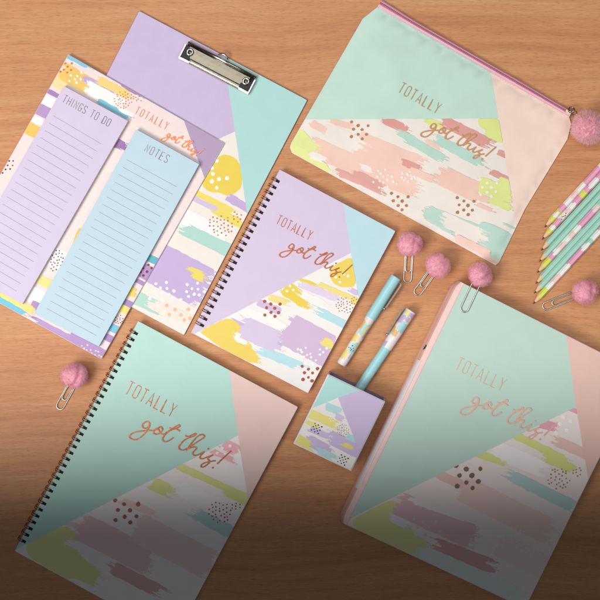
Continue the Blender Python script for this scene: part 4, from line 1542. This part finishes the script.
    mb.add(vs, fs, CHROME)
    c = q(33, R + 1.3, 1.0)
    sv, sf = [], []
    for i_ in range(9):
        for j_ in range(14):
            th = math.pi * i_ / 8; ph = 6.28319 * j_ / 14
            sv.append(c + Vector((math.sin(th) * math.cos(ph), math.sin(th) * math.sin(ph), math.cos(th))) * 1.75 * S)
    for i_ in range(8):
        for j_ in range(14):
            sf.append([i_ * 14 + j_, (i_ + 1) * 14 + j_, (i_ + 1) * 14 + (j_ + 1) % 14, i_ * 14 + (j_ + 1) % 14])
    mb.add(sv, sf, CHROME, True)
    mb.build('pocket_clip', cap)
    return root


pen('capped pen with a plain aqua cap and patterned barrel, lying on the desk', (396.3, 276.8), (341.2, 364.5), 5.5, 5.5, 0.47, True, 1, 3)
pen('pen with a patterned cap and plain aqua barrel, sticking out of the pen holder', (411.2, 310.5), (347, 407), 5.5, 5.6, 0.385, False, -1, 8)

# ------------------------------------------------------------------ pen holder lying on its back
HD = 28.0
HQ = [(328, 374), (385.3, 401.7), (351.3, 471.3), (293.2, 443.7)]
root = thing('pen_holder', 'aqua and lilac box pen holder lying on its back with a pen in it', 'pen holder', W(340, 422))
mb = MB()
hw = [W(x, y, HD) for x, y in HQ]
hpat = [(314, 407.4), (338, 397.8), (358.4, 448.5), (351.5, 474), (288, 446)]
ins = slab(mb, HQ, HD - 1.6, HD, 1.3, paper('E4E4EA', 0.5, .05, .02), r=0.9, n=2, regions=[
    ([(327, 368), (364, 385), (361.5, 389.5), (338, 397.8), (300, 413)], pap('AFDDDA')),
    ([(361.5, 389.5), (364, 385), (394, 397), (374, 464), (364.2, 463), (338, 397.8)], pap('CDBBDE')),
    ([(338, 397.8), (364.2, 463), (354, 482), (284, 449), (300, 413)], pap('EDE8E6'))])
P = Print(mb, clip(ins, [(338, 397.8), (364.2, 463), (354, 482), (284, 449), (300, 413)]), HD, pap, 61)
P.stroke(325, 405.5, 340, 411.5, 7.5, 'B4DCDE', 2, 3)
P.stroke(309, 413, 338, 426, 9, 'EADF84', 3, 5)
P.stroke(305, 421, 318, 427, 4, 'EADF84', 2, 3)
P.stroke(308, 428, 327, 436, 6, 'CDBBE0', 3, 5)
P.stroke(336, 416, 344, 420, 6, 'D3C4E4', 2, 3)
P.stroke(330, 437, 362, 453, 14, 'CBB9DE', 4, 4)
P.stroke(306, 439, 331, 452, 11, 'CBB9DE', 3, 4)
P.stroke(295, 438, 312, 448, 11, 'E6DA7C', 2, 5)
P.stroke(343, 444, 352, 448, 4, 'E8DC7E', 2, 2)
P.stroke(347, 436, 358, 441, 6, 'B4DCDE', 2, 2)
P.stroke(319, 451, 334, 458, 7, 'B4DCDE', 3, 4)
DK = paper('3A3438', .5, 0, .02)
dia = [(-2, 0), (0, 0), (2, 0), (-1, -1), (1, -1), (-1, 1), (1, 1), (0, 2), (0, -2), (-2, 2), (2, -2), (-2, -2), (2, 2)]
P.dots([(316.6 + a * 1.9 * .88 - b * 1.9 * .47, 428.4 + a * 1.9 * .47 + b * 1.9 * .88) for a, b in dia], 0.8, '', DK, n=5)
P.dots([(343 + a * 1.9 * .88 - b * 1.9 * .47, 460 + a * 1.9 * .47 + b * 1.9 * .88) for a, b in dia], 0.8, '', DK, n=5)
P.scatter(343, 430, 6.5, 6, 2.1, 0.45, '', 0.5, paper('6B656B', .5, 0, .02))
P.dots([(332 + 2.6 * math.cos(t), 418.6 + 2.6 * math.sin(t)) for t in [k * 1.0472 for k in range(6)]] + [(332, 418.6)], 0.75, 'F7F3E6')
mb.build('front_panel', root)
PURP = paper('8B6F93', .6, .05, .03)
HL = [(p.x, p.y) for p in hw]


def wquad(mb, pts, z0, z1, mat):
    lo = [Vector((x, y, z0 * S)) for x, y in pts]; hi = [Vector((x, y, z1 * S)) for x, y in pts]
    mb.add(lo + hi, [[3, 2, 1, 0], [4, 5, 6, 7], [0, 1, 5, 4], [1, 2, 6, 5], [2, 3, 7, 6], [3, 0, 4, 7]], mat)


def lerp2(a, b, t): return (a[0] + (b[0] - a[0]) * t, a[1] + (b[1] - a[1]) * t)
TL, TR, BRr, BL = HL
mb = MB(); wquad(mb, [TL, TR, BRr, BL], 0.05, 1.3, PURP); mb.build('back_panel', root)
f = 0.03
for (a, b, c, d) in ((TL, lerp2(TL, TR, f), lerp2(BL, BRr, f), BL), (lerp2(TL, TR, 1 - f), TR, BRr, lerp2(BL, BRr, 1 - f))):
    mb = MB(); wquad(mb, [a, b, c, d], 1.35, HD - 1.45, paper('C6B8D4', .55, .05, .03)); mb.build('side_panel', root)
a, b = lerp2(TL, TR, f + .002), lerp2(TL, TR, 1 - f - .002)
c, d = lerp2(BL, BRr, 1 - f - .002), lerp2(BL, BRr, f + .002)
mb = MB(); wquad(mb, [lerp2(a, d, .97), lerp2(b, c, .97), c, d], 1.35, HD - 1.45, paper('D9D5DC', .55, .05, .03)); mb.build('base_panel', root)

# ------------------------------------------------------------------ camera
cam = bpy.data.cameras.new('camera')
co = bpy.data.objects.new('camera', cam); COL.objects.link(co)
co.location = (CX, CY, H); co.rotation_euler = (0, 0, 0)
cam.sensor_width = 36; cam.lens = 36 * H / FRAME
cam.shift_x = -CX / FRAME; cam.shift_y = -CY / FRAME
cam.clip_start = 0.05; cam.clip_end = 50
SCN.camera = co

# ------------------------------------------------------------------ light: lamps flagged so that the near end of the desk stays in shade
YC = (300 - 457) * S     # line on the desk where the flagged light is half gone


def lamp(name, loc, power, col, radius=0.1, blend=0.02):
    l = bpy.data.lights.new(name, 'SPOT')
    l.energy = power; l.color = col; l.shadow_soft_size = radius
    l.spot_size = math.pi; l.spot_blend = blend
    o = bpy.data.objects.new(name, l); COL.objects.link(o)
    x, y, z = loc
    o.location = loc
    n = Vector((0, z, YC - y)); n.normalize()      # normal of the plane through the lamp and that line
    if n.y < 0: n = -n
    o.rotation_euler = n.to_track_quat('-Z', 'Y').to_euler()
    return o


def bank(name, loc, power, col, nx, ny, sx, sy):
    """a softbox-sized bank of lamps, all flagged along the same line on the desk"""
    for i in range(nx):
        for j in range(ny):
            fx = (i / (nx - 1) - 0.5) if nx > 1 else 0
            fy = (j / (ny - 1) - 0.5) if ny > 1 else 0
            lamp(name, (loc[0] + fx * sx, loc[1] + fy * sy, loc[2] - fx * sx * 0.3), power / (nx * ny), col, 0.1)


bank('key_lamp', (-1.2, -0.70, 1.75), 136, (1, .965, .92), 4, 4, 0.9, 0.9)
bank('side_lamp', (-0.7, 0.55, 2.1), 58, (1, .97, .94), 3, 3, 0.9, 0.7)
bank('fill_lamp', (1.0, 0.0, 2.2), 44, (1, .98, .96), 3, 3, 0.9, 0.9)

w = bpy.data.worlds.new('World'); SCN.world = w; w.use_nodes = True
nt = w.node_tree; N, L = nt.nodes, nt.links
bg = N['Background']
tc = N.new('ShaderNodeTexCoord'); sx = N.new('ShaderNodeSeparateXYZ'); L.new(tc.outputs['Generated'], sx.inputs[0])
rmp = N.new('ShaderNodeValToRGB')
els = rmp.color_ramp.elements
els[0].position = 0.80; els[0].color = (0.033, 0.037, 0.044, 1)
els[1].position = 0.97; els[1].color = (0.36, 0.373, 0.39, 1)  # bright overhead patch, an unseen softbox added for the metal to reflect
L.new(sx.outputs['Z'], rmp.inputs['Fac']); L.new(rmp.outputs['Color'], bg.inputs['Color'])
bg.inputs['Strength'].default_value = 1.0

vs_ = SCN.view_settings
vs_.view_transform = 'Standard'; vs_.look = 'None'; vs_.exposure = 0; vs_.gamma = 1; vs_.use_curve_mapping = False
SCN.cycles.max_bounces = 6
